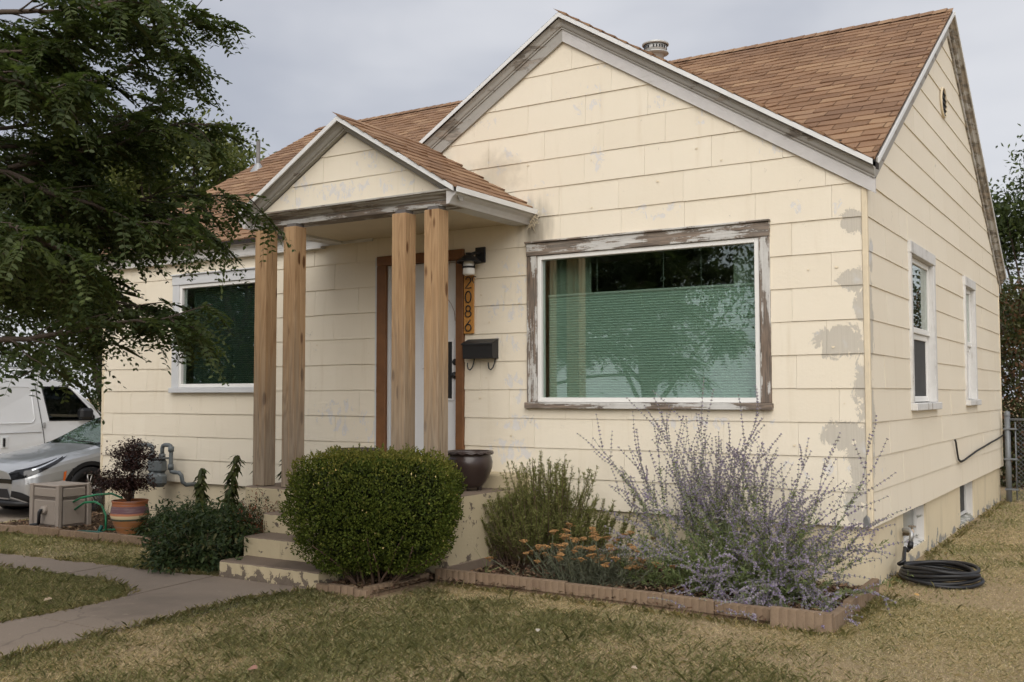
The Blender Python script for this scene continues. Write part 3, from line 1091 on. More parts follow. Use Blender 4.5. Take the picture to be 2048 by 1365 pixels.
# side windows: single hung -----------------------------------------------------------
for k, (y0, y1, z0, z1) in SWIN.items():
    o = build('side_window', B().bbox(-.1, .035, y0, y1, z1 - .11, z1, .005), MT['wood_vw'], house)
    build('side_casing', B().bbox(-.1, .03, y0, y0 + .07, z0 + .05, z1 - .112, .004), MT['wood_vw'], o)
    build('side_casing', B().bbox(-.1, .03, y1 - .09, y1, z0 + .05, z1 - .112, .004), MT['wood_vw'], o)
    build('sill', B().bbox(-.1, .065, y0 - .01, y1 + .01, z0 - .02, z0 + .048, .006), MT['wood_vw'], o)
    zm = (z0 + z1) / 2 - .06
    for (za, zb, xx, mat, nm) in ((zm, z1 - .112, -.018, MT['glass2'], 'upper_sash'), (z0 + .055, zm + .0, -.042, MT['screen'], 'lower_sash')):
        f = B()
        ya, yb, t = y0 + .071, y1 - .091, .055
        for r in ((ya, ya + t, za, zb), (yb - t, yb, za, zb), (ya + t, yb - t, za, za + t), (ya + t, yb - t, zb - t, zb)):
            f.bbox(xx - .03, xx, r[0], r[1], r[2] + .001, r[3] - .001, .004)
        s_ = build(nm, f, MT['white'], o)
        build('pane', B().box(xx - .02, xx - .016, ya + t, yb - t, za + t, zb - t), mat, s_)

# door -----------------------------------------------------------------------------------
x0, x1, z0, z1 = WIN['door']
dr = build('front_door', B().bbox(-4.715, -3.872, .03, .075, .82, 2.825, .004), MT['door'], house, label='white front door with narrow staggered glass panels')
build('door_casing', B().bbox(x0 + .02, x0 + .135, -.035, .1, .80, 2.825, .004), MT['cedar'], dr)
build('door_casing', B().bbox(-3.872, x1 - .004, -.035, .1, .80, 2.825, .004), MT['cedar'], dr)
build('head_casing', B().bbox(x0 + .02, x1 - .004, -.037, .1, 2.827, 2.925, .004), MT['cedar'], dr)
build('casing_strip', B().bbox(x0 - .012, x0 + .019, -.02, .1, .80, 2.915, .003), MT['trim'], dr)
build('door_jamb', B().bbox(x0 + .137, -4.717, .0, .1, .80, 2.825, .003), MT['trim'], dr)
build('threshold', B().bbox(x0, x1, -.06, .1, .78, .818, .004), MT['galv'], dr)
for lx, lz in ((-4.63, 2.17), (-4.32, 1.77), (-4.06, 1.45)):
    f = B()
    for r in ((lx, lx + .022, lz, lz + .6), (lx + .108, lx + .13, lz, lz + .6), (lx + .022, lx + .108, lz, lz + .022), (lx + .022, lx + .108, lz + .578, lz + .6)):
        f.bbox(r[0], r[1], .018, .029, r[2], r[3], .003)
    gl_ = build('glass_panel', f, MT['door'], dr)
    build('pane', B().box(lx + .022, lx + .108, .025, .0295, lz + .022, lz + .578), MT['black'], gl_)
for kz in (1.70, 1.83):
    b = B().lathe([(.0, -.05), (.022, -.05), (.03, -.035), (.026, -.012), (.012, -.008), (.012, .0), (.034, .0), (.034, .02)] if kz < 1.75 else [(0, -.02), (.028, -.02), (.032, -.012), (.032, .02)], (-3.915, .03, kz), 20, 'y')
    build('door_knob' if kz < 1.75 else 'deadbolt', b, MT['black'], dr)

# gable vent and pipes on the roof --------------------------------------------------------
vc = (.02, 3.58, 4.655)
vo = build('gable_vent', B().lathe([(.15, -.01), (.165, -.01), (.165, .010), (.15, .012), (.15, -.01)], vc, 32, 'x'), MT['corner'], house)
build('vent_backing', B().disc((.012, vc[1], vc[2]), .155, (1, 0, 0), .003, 28), MT['black'], vo)
for i in range(5):
    zz = vc[2] - .115 + i * .055
    hw = sqrt(.15 ** 2 - (zz - vc[2]) ** 2)
    build('slat', B().prism([(.016, vc[1] - hw, zz + .010), (.016, vc[1] + hw, zz + .010), (.03, vc[1] + hw, zz - .006), (.03, vc[1] - hw, zz - .006)], (0, 0, -.004)), MT['grey_pipe'], vo)

fc = np.array((-3.34, 3.55, 0))
fl = build('flue_vent', B().lathe([(.105, 5.4), (.105, 5.79), (.112, 5.79), (.112, 5.80), (.1, 5.80)], fc, 28), MT['flue'], house)
build('lower_rim', B().lathe([(.1, 5.775), (.165, 5.79), (.165, 5.80), (.1, 5.83)], fc, 28), MT['flue'], fl)
build('louvre_ring', B().lathe([(.135, 5.815), (.14, 5.815), (.14, 5.90), (.135, 5.90)], fc, 28), MT['flue'], fl)
b = B()
for i in range(24):
    a = 2 * pi * i / 24
    if i % 6 == 0:
        continue
    d = np.array((cos(a), sin(a), 0)); t = np.array((-sin(a), cos(a), 0))
    c0 = fc + d * .1415
    b.prism([tuple(c0 - t * .011 + (0, 0, 5.84)), tuple(c0 + t * .011 + (0, 0, 5.84)), tuple(c0 + t * .011 + (0, 0, 5.878)), tuple(c0 - t * .011 + (0, 0, 5.878))], tuple(d * .003))
build('louvre_slots', b, MT['black'], fl)
build('cap', B().lathe([(.155, 5.895), (.168, 5.90), (.168, 5.918), (.12, 5.94), (0, 5.95)], fc, 28), MT['flue'], fl)
build('flashing_collar', B().lathe([(.108, 5.52), (.16, 5.46), (.2, 5.4)], fc, 24), MT['galv'], fl)

pc = np.array((-9.1, 2.35, 0))
pzv = mz(2.35)
pv_ = build('plumbing_pipe', B().lathe([(.03, pzv - .1), (.03, pzv + .42), (.024, pzv + .42), (.024, pzv + .3)], pc, 16), MT['grey_pipe'], house)
build('flashing_collar', B().lathe([(.034, pzv + .07), (.06, pzv + .03), (.13, pzv - .08)], pc, 16), MT['galv'], pv_)

# ------------------------------------------------------------------ ground
WALK_LOW = [(-3.60, -2.19), (-3.68, -2.24), (-3.83, -2.82), (-3.79, -3.46), (-3.78, -3.99), (-3.77, -4.26), (-3.72, -4.68), (-3.6, -6.0), (-3.5, -8.5), (-3.4, -16)]
ISL = [(-4.45, -16), (-4.6, -8.5), (-4.66, -6.0), (-4.64, -4.13), (-4.62, -3.69), (-4.64, -3.38), (-4.68, -3.14), (-4.85, -2.95), (-5.15, -2.86), (-5.52, -2.78), (-6.05, -2.81), (-6.73, -2.87), (-8.0, -2.95), (-10.6, -3.05)]
UPPER = [(-10.6, -2.55), (-8.4, -2.5), (-7.45, -2.43), (-6.65, -2.37), (-5.97, -2.30), (-5.33, -2.28), (-4.76, -2.20)]
WALK = WALK_LOW + ISL + UPPER
DRIVE = [(-10.2, -16), (-10.0, -3.4), (-9.85, -1.6), (-9.7, -.6), (-9.6, .4), (-9.6, 14), (-15.2, 14), (-15.2, -16)]
EDGE_L = [(-9.55, -1.62), (-8.79, -1.6), (-8.14, -1.48), (-7.44, -1.46), (-6.39, -1.40), (-5.75, -1.42)]
BED_L = EDGE_L + [(-4.78, -2.1), (-4.78, 0.05), (-9.6, .05)]
BED_H = [(-3.62, -2.17), (-3.11, -2.19), (-3.08, -1.3), (-3.62, -1.3)]
BED_R = [(-3.07, -1.43), (-1.91, -1.40), (-1.0, -1.44), (-.28, -1.5), (.07, -1.5), (.03, -.2), (.03, .05), (-3.07, .05)]


def m_ground():
    m = Mat('dry_lawn_soil')
    P = m.pos()
    c = m.mix(m.noise(P, 1.4, 5, 0.6), (0.40, 0.30, 0.18), (0.50, 0.385, 0.24))
    c = m.mix(m.step(m.noise(P, 0.55, 4), 0.45, 0.62), c, (0.35, 0.295, 0.165))
    f = m.noise(m.vm('MULTIPLY', P, (1, 1, 1)), 90, 4, 0.75)
    c = m.mix(m.step(f, 0.45, 0.7), c, (0.2, 0.15, 0.085))
    return m.done(m.bsdf(c, 0.95, normal=m.bump(f, 0.9, 0.02), spec=0.1))


def m_mulch():
    m = Mat('bark_mulch')
    P = m.pos()
    c = m.mix(m.noise(P, 30, 4, 0.7), (0.045, 0.028, 0.018), (0.12, 0.078, 0.05))
    c = m.mix(m.step(m.voronoi(P, 55), 0.18, 0.05), c, (0.2, 0.145, 0.1))
    return m.done(m.bsdf(c, 0.95, normal=m.bump(m.noise(P, 60, 4), 1.0, 0.03), spec=0.1))


MT['ground'] = m_ground()
MT['mulch'] = m_mulch()
build('ground', B().add([(x, y, z) for x, z in ((-400, -.18), (-10.25, -.18), (-9.62, 0), (400, 0)) for y in (-400, 400)], [(0, 2, 3, 1), (2, 4, 5, 3), (4, 6, 7, 5)]), MT['ground'], kind='structure')


def sheet(name, poly, z, mat, th=0):
    """flat polygon sheet, triangulated"""
    from mathutils.geometry import tessellate_polygon
    tr = tessellate_polygon([[(x, y, 0) for x, y in poly]])
    b = B()
    vs = [(x, y, z) for x, y in poly]
    fs = []
    for t in tr:
        a, c, d = (poly[i] for i in t)
        fs.append(t if (c[0] - a[0]) * (d[1] - a[1]) - (c[1] - a[1]) * (d[0] - a[0]) > 0 else t[::-1])
    b.add(vs, fs)
    if th:
        n = len(poly)
        o = len(b.v)
        b.add([(x, y, z) for x, y in poly] + [(x, y, z - th) for x, y in poly], [(i, (i + 1) % n, n + (i + 1) % n, n + i) for i in range(n)])
    return build(name, b, mat, kind='structure')


def slabs(name, pieces_, z, mat):
    root = None
    for i, poly in enumerate(pieces_):
        b = B()
        cx, cy = np.mean([q[0] for q in poly]), np.mean([q[1] for q in poly])
        from mathutils.geometry import tessellate_polygon
        sh = poly
        tr = tessellate_polygon([[(x, y, 0) for x, y in sh]])
        n = len(sh)
        fs = []
        for t in tr:
            a, c, d = (sh[k] for k in t)
            fs.append(t if (c[0] - a[0]) * (d[1] - a[1]) - (c[1] - a[1]) * (d[0] - a[0]) > 0 else t[::-1])
        b.add([(x, y, z) for x, y in sh] + [(x, y, z - .05) for x, y in sh], fs + [(k, n + k, n + (k + 1) % n, (k + 1) % n) for k in range(n)])
        if root is None:
            root = build(name, b, mat, kind='structure')
        else:
            build('slab', b, mat, root)
    return root


# the walk in slabs with open joints between them
g_ = .006
slabs('walkway', [
    [(-3.60, -2.19), (-3.68, -2.24), (-3.83, -2.82), (-3.79, -3.46), (-3.78, -3.9), (-4.62, -3.9), (-4.62, -3.69), (-4.64, -3.38), (-4.67, -3.16), (-4.66, -3.13), (-4.765, -2.2)],
    [(-4.67 - g_, -3.13), (-4.68, -3.13), (-4.85, -2.95), (-5.15, -2.86), (-5.52, -2.78), (-5.915, -2.80), (-5.935, -2.295), (-5.33, -2.28), (-4.78 - g_, -2.20)],
    [(-5.93 - g_, -2.80), (-6.73, -2.87), (-7.3, -2.9), (-7.3, -2.42), (-6.65, -2.37), (-5.95 - g_, -2.30)],
    [(-7.31 - g_, -2.9), (-8.0, -2.95), (-8.9, -2.98), (-8.9, -2.52), (-8.4, -2.5), (-7.31 - g_, -2.42)],
    [(-8.91, -2.98), (-9.6, -3.02), (-9.6, -2.54), (-8.91, -2.52)],
    [(-3.78, -3.9 - g_ * 2), (-3.77, -4.26), (-3.72, -4.68), (-3.68, -5.1), (-4.65, -5.1), (-4.64, -4.13), (-4.62, -3.9 - g_ * 2)],
    [(-3.68, -5.12), (-3.6, -6.0), (-3.56, -6.4), (-4.665, -6.4), (-4.66, -6.0), (-4.65, -5.12)],
    [(-3.56, -6.42), (-3.4, -16), (-4.45, -16), (-4.6, -8.5), (-4.665, -6.42)]], .014, MT['walk'])
sheet('joint_bed', [(-3.62, -2.21), (-3.8, -4), (-3.72, -5.2), (-4.62, -5.2), (-4.6, -3.9), (-4.7, -3.1), (-5.5, -2.75), (-7.5, -2.85), (-7.4, -2.45), (-4.76, -2.22)], .004, MT['gap'])
dr_p = []
for i in range(7):
    y0 = -9 + i * 3.2
    y1 = y0 + 3.18
    for xa, xb in ((-15.2, -12.72), (-12.7, -10.27)):
        dr_p.append([(xa, y0), (xb, y0), (xb, y1), (xa, y1)])
slabs('driveway', dr_p, -.168, MT['drive'])
sheet('planting_bed', BED_L, .02, MT['mulch'])
sheet('planting_bed', BED_H, .03, MT['mulch'])
sheet('planting_bed', BED_R, .025, MT['mulch'])

# mulch chips lying on the beds
def chips(poly, n, zz, par_name):
    xs, ys = [q[0] for q in poly], [q[1] for q in poly]
    X, Y = rng.uniform(min(xs), max(xs), n * 2), rng.uniform(min(ys), max(ys), n * 2)
    k = in_poly(X, Y, poly)
    X, Y = X[k][:n], Y[k][:n]
    n = len(X)
    a, l, w = rng.uniform(0, pi, n), rng.uniform(.008, .028, n), rng.uniform(.003, .008, n)
    tx, ty = np.cos(a), np.sin(a)
    t1, t2 = rng.uniform(-.012, .012, n), rng.uniform(-.005, .005, n)
    z = zz + .012 + rng.uniform(0, .012, n)
    V = np.stack([np.stack([X + sx * l * tx - sy * w * ty, Y + sx * l * ty + sy * w * tx, z + sx * t1 + sy * t2], 1) for sx, sy in ((-1, -1), (1, -1), (1, 1), (-1, 1))], 1)
    c = np.array((.10, .065, .04)) * rng.uniform(.4, 2.6, (n, 1)) * rng.uniform(.9, 1.1, (n, 3))
    return V.reshape(-1, 3), np.arange(n * 4).reshape(n, 4), np.repeat(c, 4, 0)


MT['bits'] = (lambda m: m.done(m.bsdf(m.attr('col'), 0.9, spec=0.15)))(Mat('plant_bits'))
VV, FF, CC = [], [], []
o = 0
for poly, n, zz in ((BED_R, 5000, .025), (BED_H, 1500, .03), (BED_L, 4000, .02)):
    v, f, c = chips(poly, n, zz, '')
    VV.append(v); FF.append(f + o); CC.append(c)
    o += len(v)
mesh_np('bark_mulch', np.vstack(VV), np.vstack(FF), MT['bits'], col=np.vstack(CC), label='scattered dark bark chips on the planting beds', cat='mulch', kind='stuff')

# ------------------------------------------------------------------ concrete edging blocks
def m_edge():
    m = Mat('tan_concrete_edging')
    P = m.pos()
    r = m.orand()
    c = m.mix(r, (0.245, 0.175, 0.112), (0.315, 0.235, 0.16))
    c = m.mix(m.noise(P, 12, 5, .65), c, (0.19, 0.13, 0.09))
    c = m.mix(m.step(m.noise(P, 220, 2), .55, .72) * .5, c, (0.12, 0.075, 0.05))
    c = m.mix(m.step(m.noise(P, 4, 5, .6), .55, .7) * .5, c, (0.15, 0.10, 0.07))
    return m.done(m.bsdf(c, .9, normal=m.bump(m.noise(P, 150, 3), .5, .004), spec=.15))


MT['edge'] = m_edge()


def edging_mesh(L_, H, T, n):
    """scalloped edger, origin at one end of the foot, front face towards -Y"""
    b = B()
    st = 5
    top, bot = [], []
    for i in range(n * st + 1):
        u = i / (n * st) * L_
        ph = (i % st) / st
        d = .0045 * sin(pi * ph) ** .7 if 0 < i < n * st and i % st else 0
        zt = H - .006 + .006 * sin(pi * ph)
        top.append((u, -d, zt)); bot.append((u, -d, -.02))
    m_ = len(top)
    inn = [(u, .01, H) for u, d, z in top]
    vs = top + bot + inn + [(L_, T, H), (0, T, H), (L_, T, -.02), (0, T, -.02)]
    fs = []
    for i in range(m_ - 1):
        fs.append((i, m_ + i, m_ + i + 1, i + 1))
        fs.append((i, i + 1, 2 * m_ + i + 1, 2 * m_ + i))
    k = 3 * m_
    fs.append(tuple(range(2 * m_, 3 * m_)) + (k, k + 1))
    fs += [(k + 1, k, k + 2, k + 3), (m_ - 1, 2 * m_ - 1, k + 2, k, 3 * m_ - 1), (0, 2 * m_, k + 1, k + 3, m_)]
    b.add(vs, fs)
    return b


EH = .11
eproto = {}


ORD = ('first', 'second', 'third', 'fourth', 'fifth', 'sixth', 'seventh', 'eighth', 'ninth', 'tenth', 'eleventh', 'twelfth', 'thirteenth', 'fourteenth')


def edge_run(pts, L_, H, label, group, n=7, z=0.0):
    """blocks end to end along a polyline"""
    key = (round(L_, 3), H, n)
    segs = [(np.array(a), np.array(c)) for a, c in zip(pts[:-1], pts[1:])]
    tot = sum(np.linalg.norm(c - a) for a, c in segs)
    cnt = max(1, round(tot / L_))
    L2 = tot / cnt
    def at(s):
        for a, c in segs:
            l = np.linalg.norm(c - a)
            if s <= l + 1e-6:
                return a + (c - a) * s / l
            s -= l
        return segs[-1][1]
    proto = build('edging_block', edging_mesh(L2 - .006, H, .05, n), MT['edge'], None, label, 'edging block', group)
    for i in range(cnt):
        a, c = at(i * L2), at((i + 1) * L2)
        ang = math.atan2(c[1] - a[1], c[0] - a[0])
        o_ = proto if i == 0 else inst(proto, (0, 0, 0))
        o_['label'] = label.format(ORD[i])
        o_.location = (a[0], a[1], z + random.uniform(-.014, .008))
        o_.rotation_euler = (random.uniform(-.05, .04), random.uniform(-.016, .016), ang + random.uniform(-.022, .022))
    return proto


edge_run([(-3.10, -1.40), (-1.95, -1.38), (-1.05, -1.42), (-.31, -1.47)], .41, EH, '{} scalloped tan edging block from the porch end, before the lavender sage bed', 'edging along the sage bed')
edge_run([(-.30, -1.53), (.10, -1.53)], .4, EH + .035, 'tallest tan edging block, set proud at the front right corner of the sage bed', None)
edge_run([(.10, -1.48), (.06, -.08)], .46, EH + .01, '{} tan edging block back from the tall corner block, towards the house corner', 'edging at the right end of the sage bed')
edge_run([(-3.62, -2.22), (-3.12, -2.22)], .125, .075, '{} small brown edging block from the steps, in front of the box hedge', 'edging before the box hedge', n=2)
edge_run([(-3.12, -2.20), (-3.12, -1.44)], .125, .075, '{} small brown edging block back from the lawn, right of the box hedge', 'edging beside the box hedge', n=2)
edge_run(EDGE_L, .31, .10, '{} brown scalloped edging block from the driveway, along the striped pot bed', 'edging along the left bed', n=6)

# ------------------------------------------------------------------ porch slab and steps
stp = thing('porch_steps', 'cream painted concrete porch slab with three chipped grey-topped steps', 'steps', (-4.2, -1.2, 0))


def concrete_step(name, x0, x1, y0, y1, z0, z1, par, round_left=0.0):
    n = 24
    b = B()
    # front edge broken up a little
    top, bot = [], []
    for i in range(n + 1):
        x = x0 + (x1 - x0) * i / n
        top.append((x, y0 + random.uniform(0, .006), z1 - random.uniform(.008, .014)))
        bot.append((x, y0 + random.uniform(0, .008), z0 + random.uniform(0, .012)))
    m_ = n + 1
    lip = [(x, y + .014, z1) for x, y, z in top]
    back = [(x1, y1, z1), (x0, y1, z1), (x1, y1, z0), (x0, y1, z0)]
    fs = [(i, m_ + i, m_ + i + 1, i + 1) for i in range(n)]
    k = 3 * m_
    b.add(top + bot + lip + back, fs + [(m_ - 1, 2 * m_ - 1, k + 2, k, 3 * m_ - 1), (0, 2 * m_, k + 1, k + 3, m_)])
    o_ = build(name, b, MT['step'], par)
    t = B()
    t.add(top + lip + back[:2], [(i, i + 1, m_ + i + 1, m_ + i) for i in range(n)] + [tuple(range(m_, 2 * m_)) + (2 * m_, 2 * m_ + 1)])
    build('tread', t, MT['tread'], o_)
    return o_


concrete_step('step', -4.74, -3.64, -2.18, -1.3, -.05, .142, stp)
concrete_step('step', -4.78, -3.66, -1.875, -1.3, .12, .302, stp)
concrete_step('step', -4.86, -3.68, -1.58, -1.3, .28, .465, stp)
slab_o = concrete_step('porch_slab', -5.37, -3.045, -1.315, .02, -.05, .66, stp)
b = B().bbox(-5.0, -3.05, -.30, .02, .63, .785, .012)
build('door_step', b, MT['step'], stp)
b = B().bbox(-3.06, -3.032, -1.325, .02, -.05, .115, .005)
build('footing', b, MT['tread'], stp)

# ------------------------------------------------------------------ things on the house front
# house numbers
nb = build('house_number_board', B().bbox(-3.775, -3.662, -.034, -.0125, 2.097, 2.66, .003), MT['board'], None,
           'varnished wooden board with black house numbers 2086 beside the door', 'number sign')


def arc(cx, cz, rx, rz, a0, a1, n=14):
    return [(cx + rx * cos(a0 + (a1 - a0) * i / n), cz + rz * sin(a0 + (a1 - a0) * i / n)) for i in range(n + 1)]


DIG = {'2': [arc(.5, .72, .42, .28, 2.9, -.55) + [(.0, .02), (1.0, .02)]],
       '0': [arc(.5, .5, .46, .5, 0, 2 * pi, 28)],
       '8': [arc(.5, .74, .36, .26, 0, 2 * pi, 24), arc(.5, .25, .46, .26, 0, 2 * pi, 24)],
       '6': [[(.86, 1.0)] + arc(.5, .3, .46, .3, 2.3, 2.3 + 2 * pi, 26)]}
for i, ch in enumerate('2086'):
    b = B()
    zc = 2.545 - i * .138
    for st in DIG[ch]:
        b.tube([(-3.755 + u * .072, -.04, zc + w * .108 - .01) for u, w in st], .0055, 6)
    build('numeral', b, MT['black'], nb)

# wall lamp
lm = thing('wall_lamp', 'black lantern wall lamp with white opal glass above the number board', 'lamp', (-3.6, -.02, 2.75))
build('back_plate', B().bbox(-3.645, -3.53, -.03, -.0125, 2.775, 2.925, .004), MT['black'], lm)
lc = (-3.635, -.15, 0)
build('arm', B().tube([(-3.59, -.03, 2.86), (-3.60, -.07, 2.87), (-3.62, -.12, 2.85), (-3.635, -.15, 2.83)], .016, 8), MT['black'], lm)
build('shade', B().lathe([(.0, 2.865), (.03, 2.86), (.035, 2.84), (.06, 2.825), (.118, 2.775), (.121, 2.765), (.1, 2.772), (.04, 2.8)], lc, 28), MT['black'], lm)
build('glass_globe', B().lathe([(.048, 2.775), (.052, 2.74), (.055, 2.71), (.058, 2.66), (.05, 2.65), (.0, 2.65)], lc, 24), MT['opal'], lm)
build('band', B().lathe([(.0575, 2.712), (.063, 2.712), (.063, 2.73), (.0565, 2.73)], lc, 24), MT['black'], lm)
for sx in (-1, 1):
    build('bracket', B().tube([(lc[0] + sx * .1, lc[1], 2.77), (lc[0] + sx * .075, lc[1], 2.755), (lc[0] + sx * .062, lc[1], 2.722)], .006, 6), MT['black'], lm)
build('hook', B().tube([(lc[0], -.03, 2.64), (lc[0] - .015, -.04, 2.65), (lc[0] - .03, -.04, 2.635), (lc[0] - .035, -.035, 2.6), (lc[0] - .02, -.03, 2.585)], .005, 6), MT['black'], lm)

# thin wire of a string ornament on the door
wp = [(-3.9, .012, 2.80), (-3.97, .005, 2.81), (-4.0, .0, 2.76), (-3.99, .0, 2.66), (-4.01, .0, 2.56), (-4.0, .0, 2.46), (-3.95, .0, 2.40), (-3.91, .0, 2.32), (-3.90, .0, 2.23)]
build('door_wire', B().tube(wp, .0025, 5), MT['cedar'], None, 'thin dark wire hanging down the right side of the white front door', 'wire')

# mailbox
mb = thing('mailbox', 'black metal mailbox with two hooks below the house numbers', 'mailbox', (-3.56, -.02, 1.93))
build('box', B().prism([(-3.728, -.013, 1.852), (-3.728, -.115, 1.852), (-3.728, -.125, 1.99), (-3.728, -.013, 2.035)], (.34, 0, 0)), MT['black'], mb)
lid = B()
n = 15
pts = []
for i in range(n + 1):
    x = -3.738 + .36 * i / n
    pts.append((x, -.012, 2.042)); pts.append((x, -.135, 1.995)); pts.append((x, -.137, 1.978 + (.008 if i % 2 else 0)))
lid.add(pts, [(3 * i, 3 * i + 1, 3 * i + 4, 3 * i + 3) for i in range(n)] + [(3 * i + 1, 3 * i + 2, 3 * i + 5, 3 * i + 4) for i in range(n)])
build('lid', lid, MT['black'], mb)
for hx in (-3.68, -3.44):
    path = [(hx + .03, -.03, 1.86), (hx + .03, -.05, 1.80), (hx + .02, -.06, 1.765), (hx + .0, -.065, 1.745), (hx - .02, -.065, 1.755), (hx - .028, -.065, 1.785), (hx - .028, -.065, 1.815)]
    build('hook', B().tube(path, .0065, 6), MT['black'], mb)

# blinds and curtains
b = B()
x0, x1, z0, z1 = -2.905, -.895, 1.49, 2.415
npl = 40
pts = []
for i in range(npl * 2 + 1):
    z = z0 + (z1 - z0) * i / (npl * 2)
    y = .115 + (.009 if i % 2 else -.009)
    pts += [(x0, y, z), (x1, y, z)]
b.add(pts, [(2 * i, 2 * i + 1, 2 * i + 3, 2 * i + 2) for i in range(npl * 2)])
bl = build('cellular_blind', b, MT['blind'], None, 'pale pleated blind covering the lower part of the picture window', 'blind')
build('top_rail', B().bbox(x0 - .005, x1 + .005, .098, .132, z1, z1 + .022, .005), MT['white'], bl)
build('bottom_rail', B().bbox(x0 - .005, x1 + .005, .098, .132, z0 - .03, z0, .005), MT['white'], bl)
for cx in (-2.4, -1.75, -1.4):
    build('cord', B().tube([(cx, .115, z1 + .02), (cx, .115, 2.76)], .002, 4), MT['white'], bl)


def curtain(xa, xb, y, z0, z1, label, folds):
    pts, n = [], folds * 6
    for i in range(n + 1):
        x = xa + (xb - xa) * i / n
        yy = y + .03 * sin(2 * pi * i / 6 + .5 * sin(i))
        pts += [(x, yy, z0), (x + .01 * sin(i), yy, z1)]
    b = B().add(pts, [(2 * i, 2 * i + 2, 2 * i + 3, 2 * i + 1) for i in range(n)], True)
    return build('curtain', b, MT['curtain'], None, label, 'curtain')


curtain(-2.96, -2.5, .22, .75, 2.95, 'pale curtain gathered at the left edge of the picture window', 6)
curtain(-1.15, -.84, .22, .75, 2.95, 'pale curtain gathered at the right edge of the picture window', 4)
# small ring on the middle cord
build('pull_ring', B().tube([(-1.75 + .02 * cos(a), .1, 2.52 + .02 * sin(a)) for a in np.linspace(0, 2 * pi, 14)], .0025, 5), MT['galv'], bl)

vb = thing('venetian_blind', 'dark venetian blind inside the left bedroom window', 'blind', (-7.1, .1, 1.6))
b = B()
for i in range(46):
    z = 1.645 + i * .0245
    b.prism([(-7.76, .085, z), (-6.47, .085, z), (-6.47, .098, z + .0205), (-7.76, .098, z + .0205)], (0, 0, .0012))
build('slats', b, MT['slat'], vb, kind='stuff')
build('head_rail', B().bbox(-7.77, -6.46, .08, .12, 2.765, 2.80), MT['slat'], vb)
for cx in (-7.6, -7.1, -6.62):
    build('cord', B().tube([(cx, .082, 1.62), (cx, .082, 2.77)], .0025, 4), MT['slat'], vb)

# ------------------------------------------------------------------ pots on the porch
MT['glaze'] = m_plain('brown_glazed_pot', (0.045, 0.03, 0.026), 0.28, var=0.4, scale=4, bump=0.05, spec=0.5)
MT['soil'] = m_plain('potting_soil', (0.05, 0.035, 0.025), 0.95, var=0.4, scale=40, bump=0.6)


def bowl_pot(c, s_, label, z):
    o_ = thing('bowl_pot', label, 'pot', (c[0], c[1], z))
    pr = [(.0, .03), (.10, .03), (.125, .05), (.175, .12), (.205, .2), (.21, .25), (.2, .295), (.19, .315), (.2, .325), (.215, .335), (.21, .35), (.188, .35), (.182, .32), (.18, .28)]
    build('bowl', B().lathe([(r * s_, h * s_) for r, h in pr], (c[0], c[1], z), 40), MT['glaze'], o_)
    # wavy rim
    n = 96
    rim = []
    for i in range(n + 1):
        a = 2 * pi * i / n
        rim.append((c[0] + .208 * s_ * cos(a), c[1] + .208 * s_ * sin(a), z + (.333 + .006 * sin(16 * a)) * s_))
    build('rim', B().tube(rim, .011 * s_, 6, False), MT['glaze'], o_)
    for k in range(3):
        a = 2.1 * k + .6
        build('foot', B().lathe([(.02, 0), (.024, .02), (.02, .04)], (c[0] + .09 * cos(a), c[1] + .09 * sin(a), z), 10), MT['glaze'], o_)
    build('soil', B().disc((c[0], c[1], z + .27 * s_), .185 * s_, (0, 0, 1), .01, 24), MT['soil'], o_)
    return o_


bowl_pot((-3.33, -.58), 1.0, 'round dark brown bowl pot on the porch behind the box hedge, right of the posts', .66)
bowl_pot((-4.45, -.8), 1.0, 'dark bowl pot almost hidden behind the top of the box hedge', .66)
build('porch_brick', B().bbox(-5.02, -4.86, -.95, -.85, .661, .745, .006), MT['cedar'], None, 'reddish brown brick lying on the porch between the two left posts', 'brick')

# ------------------------------------------------------------------ left bed: pot, hose box, gas meter
def m_stripes():
    m = Mat('striped_terracotta')
    P = m.pos()
    x, y, z = m.sep(P)
    z = z + (m.noise(P, 9, 4) - .5) * .012
    ter = m.mix(m.noise(P, 8, 5), (0.33, 0.13, 0.045), (0.44, 0.2, 0.075))
    c = ter
    for a, col in ((.185, (.06, .075, .05)), (.205, (.62, .50, .30)), (.24, (.52, .20, .10)), (.262, (.16, .085, .10)), (.335, (.40, .14, .055))):
        c = m.mix(m.step(z, a - .003, a + .003), c, col)
    c = m.mix(m.step(m.noise(m.vm('MULTIPLY', P, (4, 4, 60)), 1, 5, .6), .5, .66) * .55, c, (.34, .24, .22))
    return m.done(m.bsdf(c, .6, normal=m.bump(m.noise(m.vm('MULTIPLY', P, (2, 2, 70)), 1, 3), .3, .006), spec=.3))


MT['stripe'] = m_stripes()
pot = thing('plant_pot', 'large striped orange and purple terracotta pot in the left bed', 'pot', (-7.42, -1.02, .02))
pc_ = (-7.42, -1.02, .02)
build('body', B().lathe([(.0, .0), (.11, .0), (.118, .02), (.155, .1), (.185, .17), (.2, .22), (.19, .28), (.178, .33), (.182, .35), (.19, .36), (.185, .372), (.165, .372), (.16, .33)], pc_, 40), MT['stripe'], pot)
build('soil', B().disc((pc_[0], pc_[1], .355), .165, (0, 0, 1), .012, 24), MT['soil'], pot)

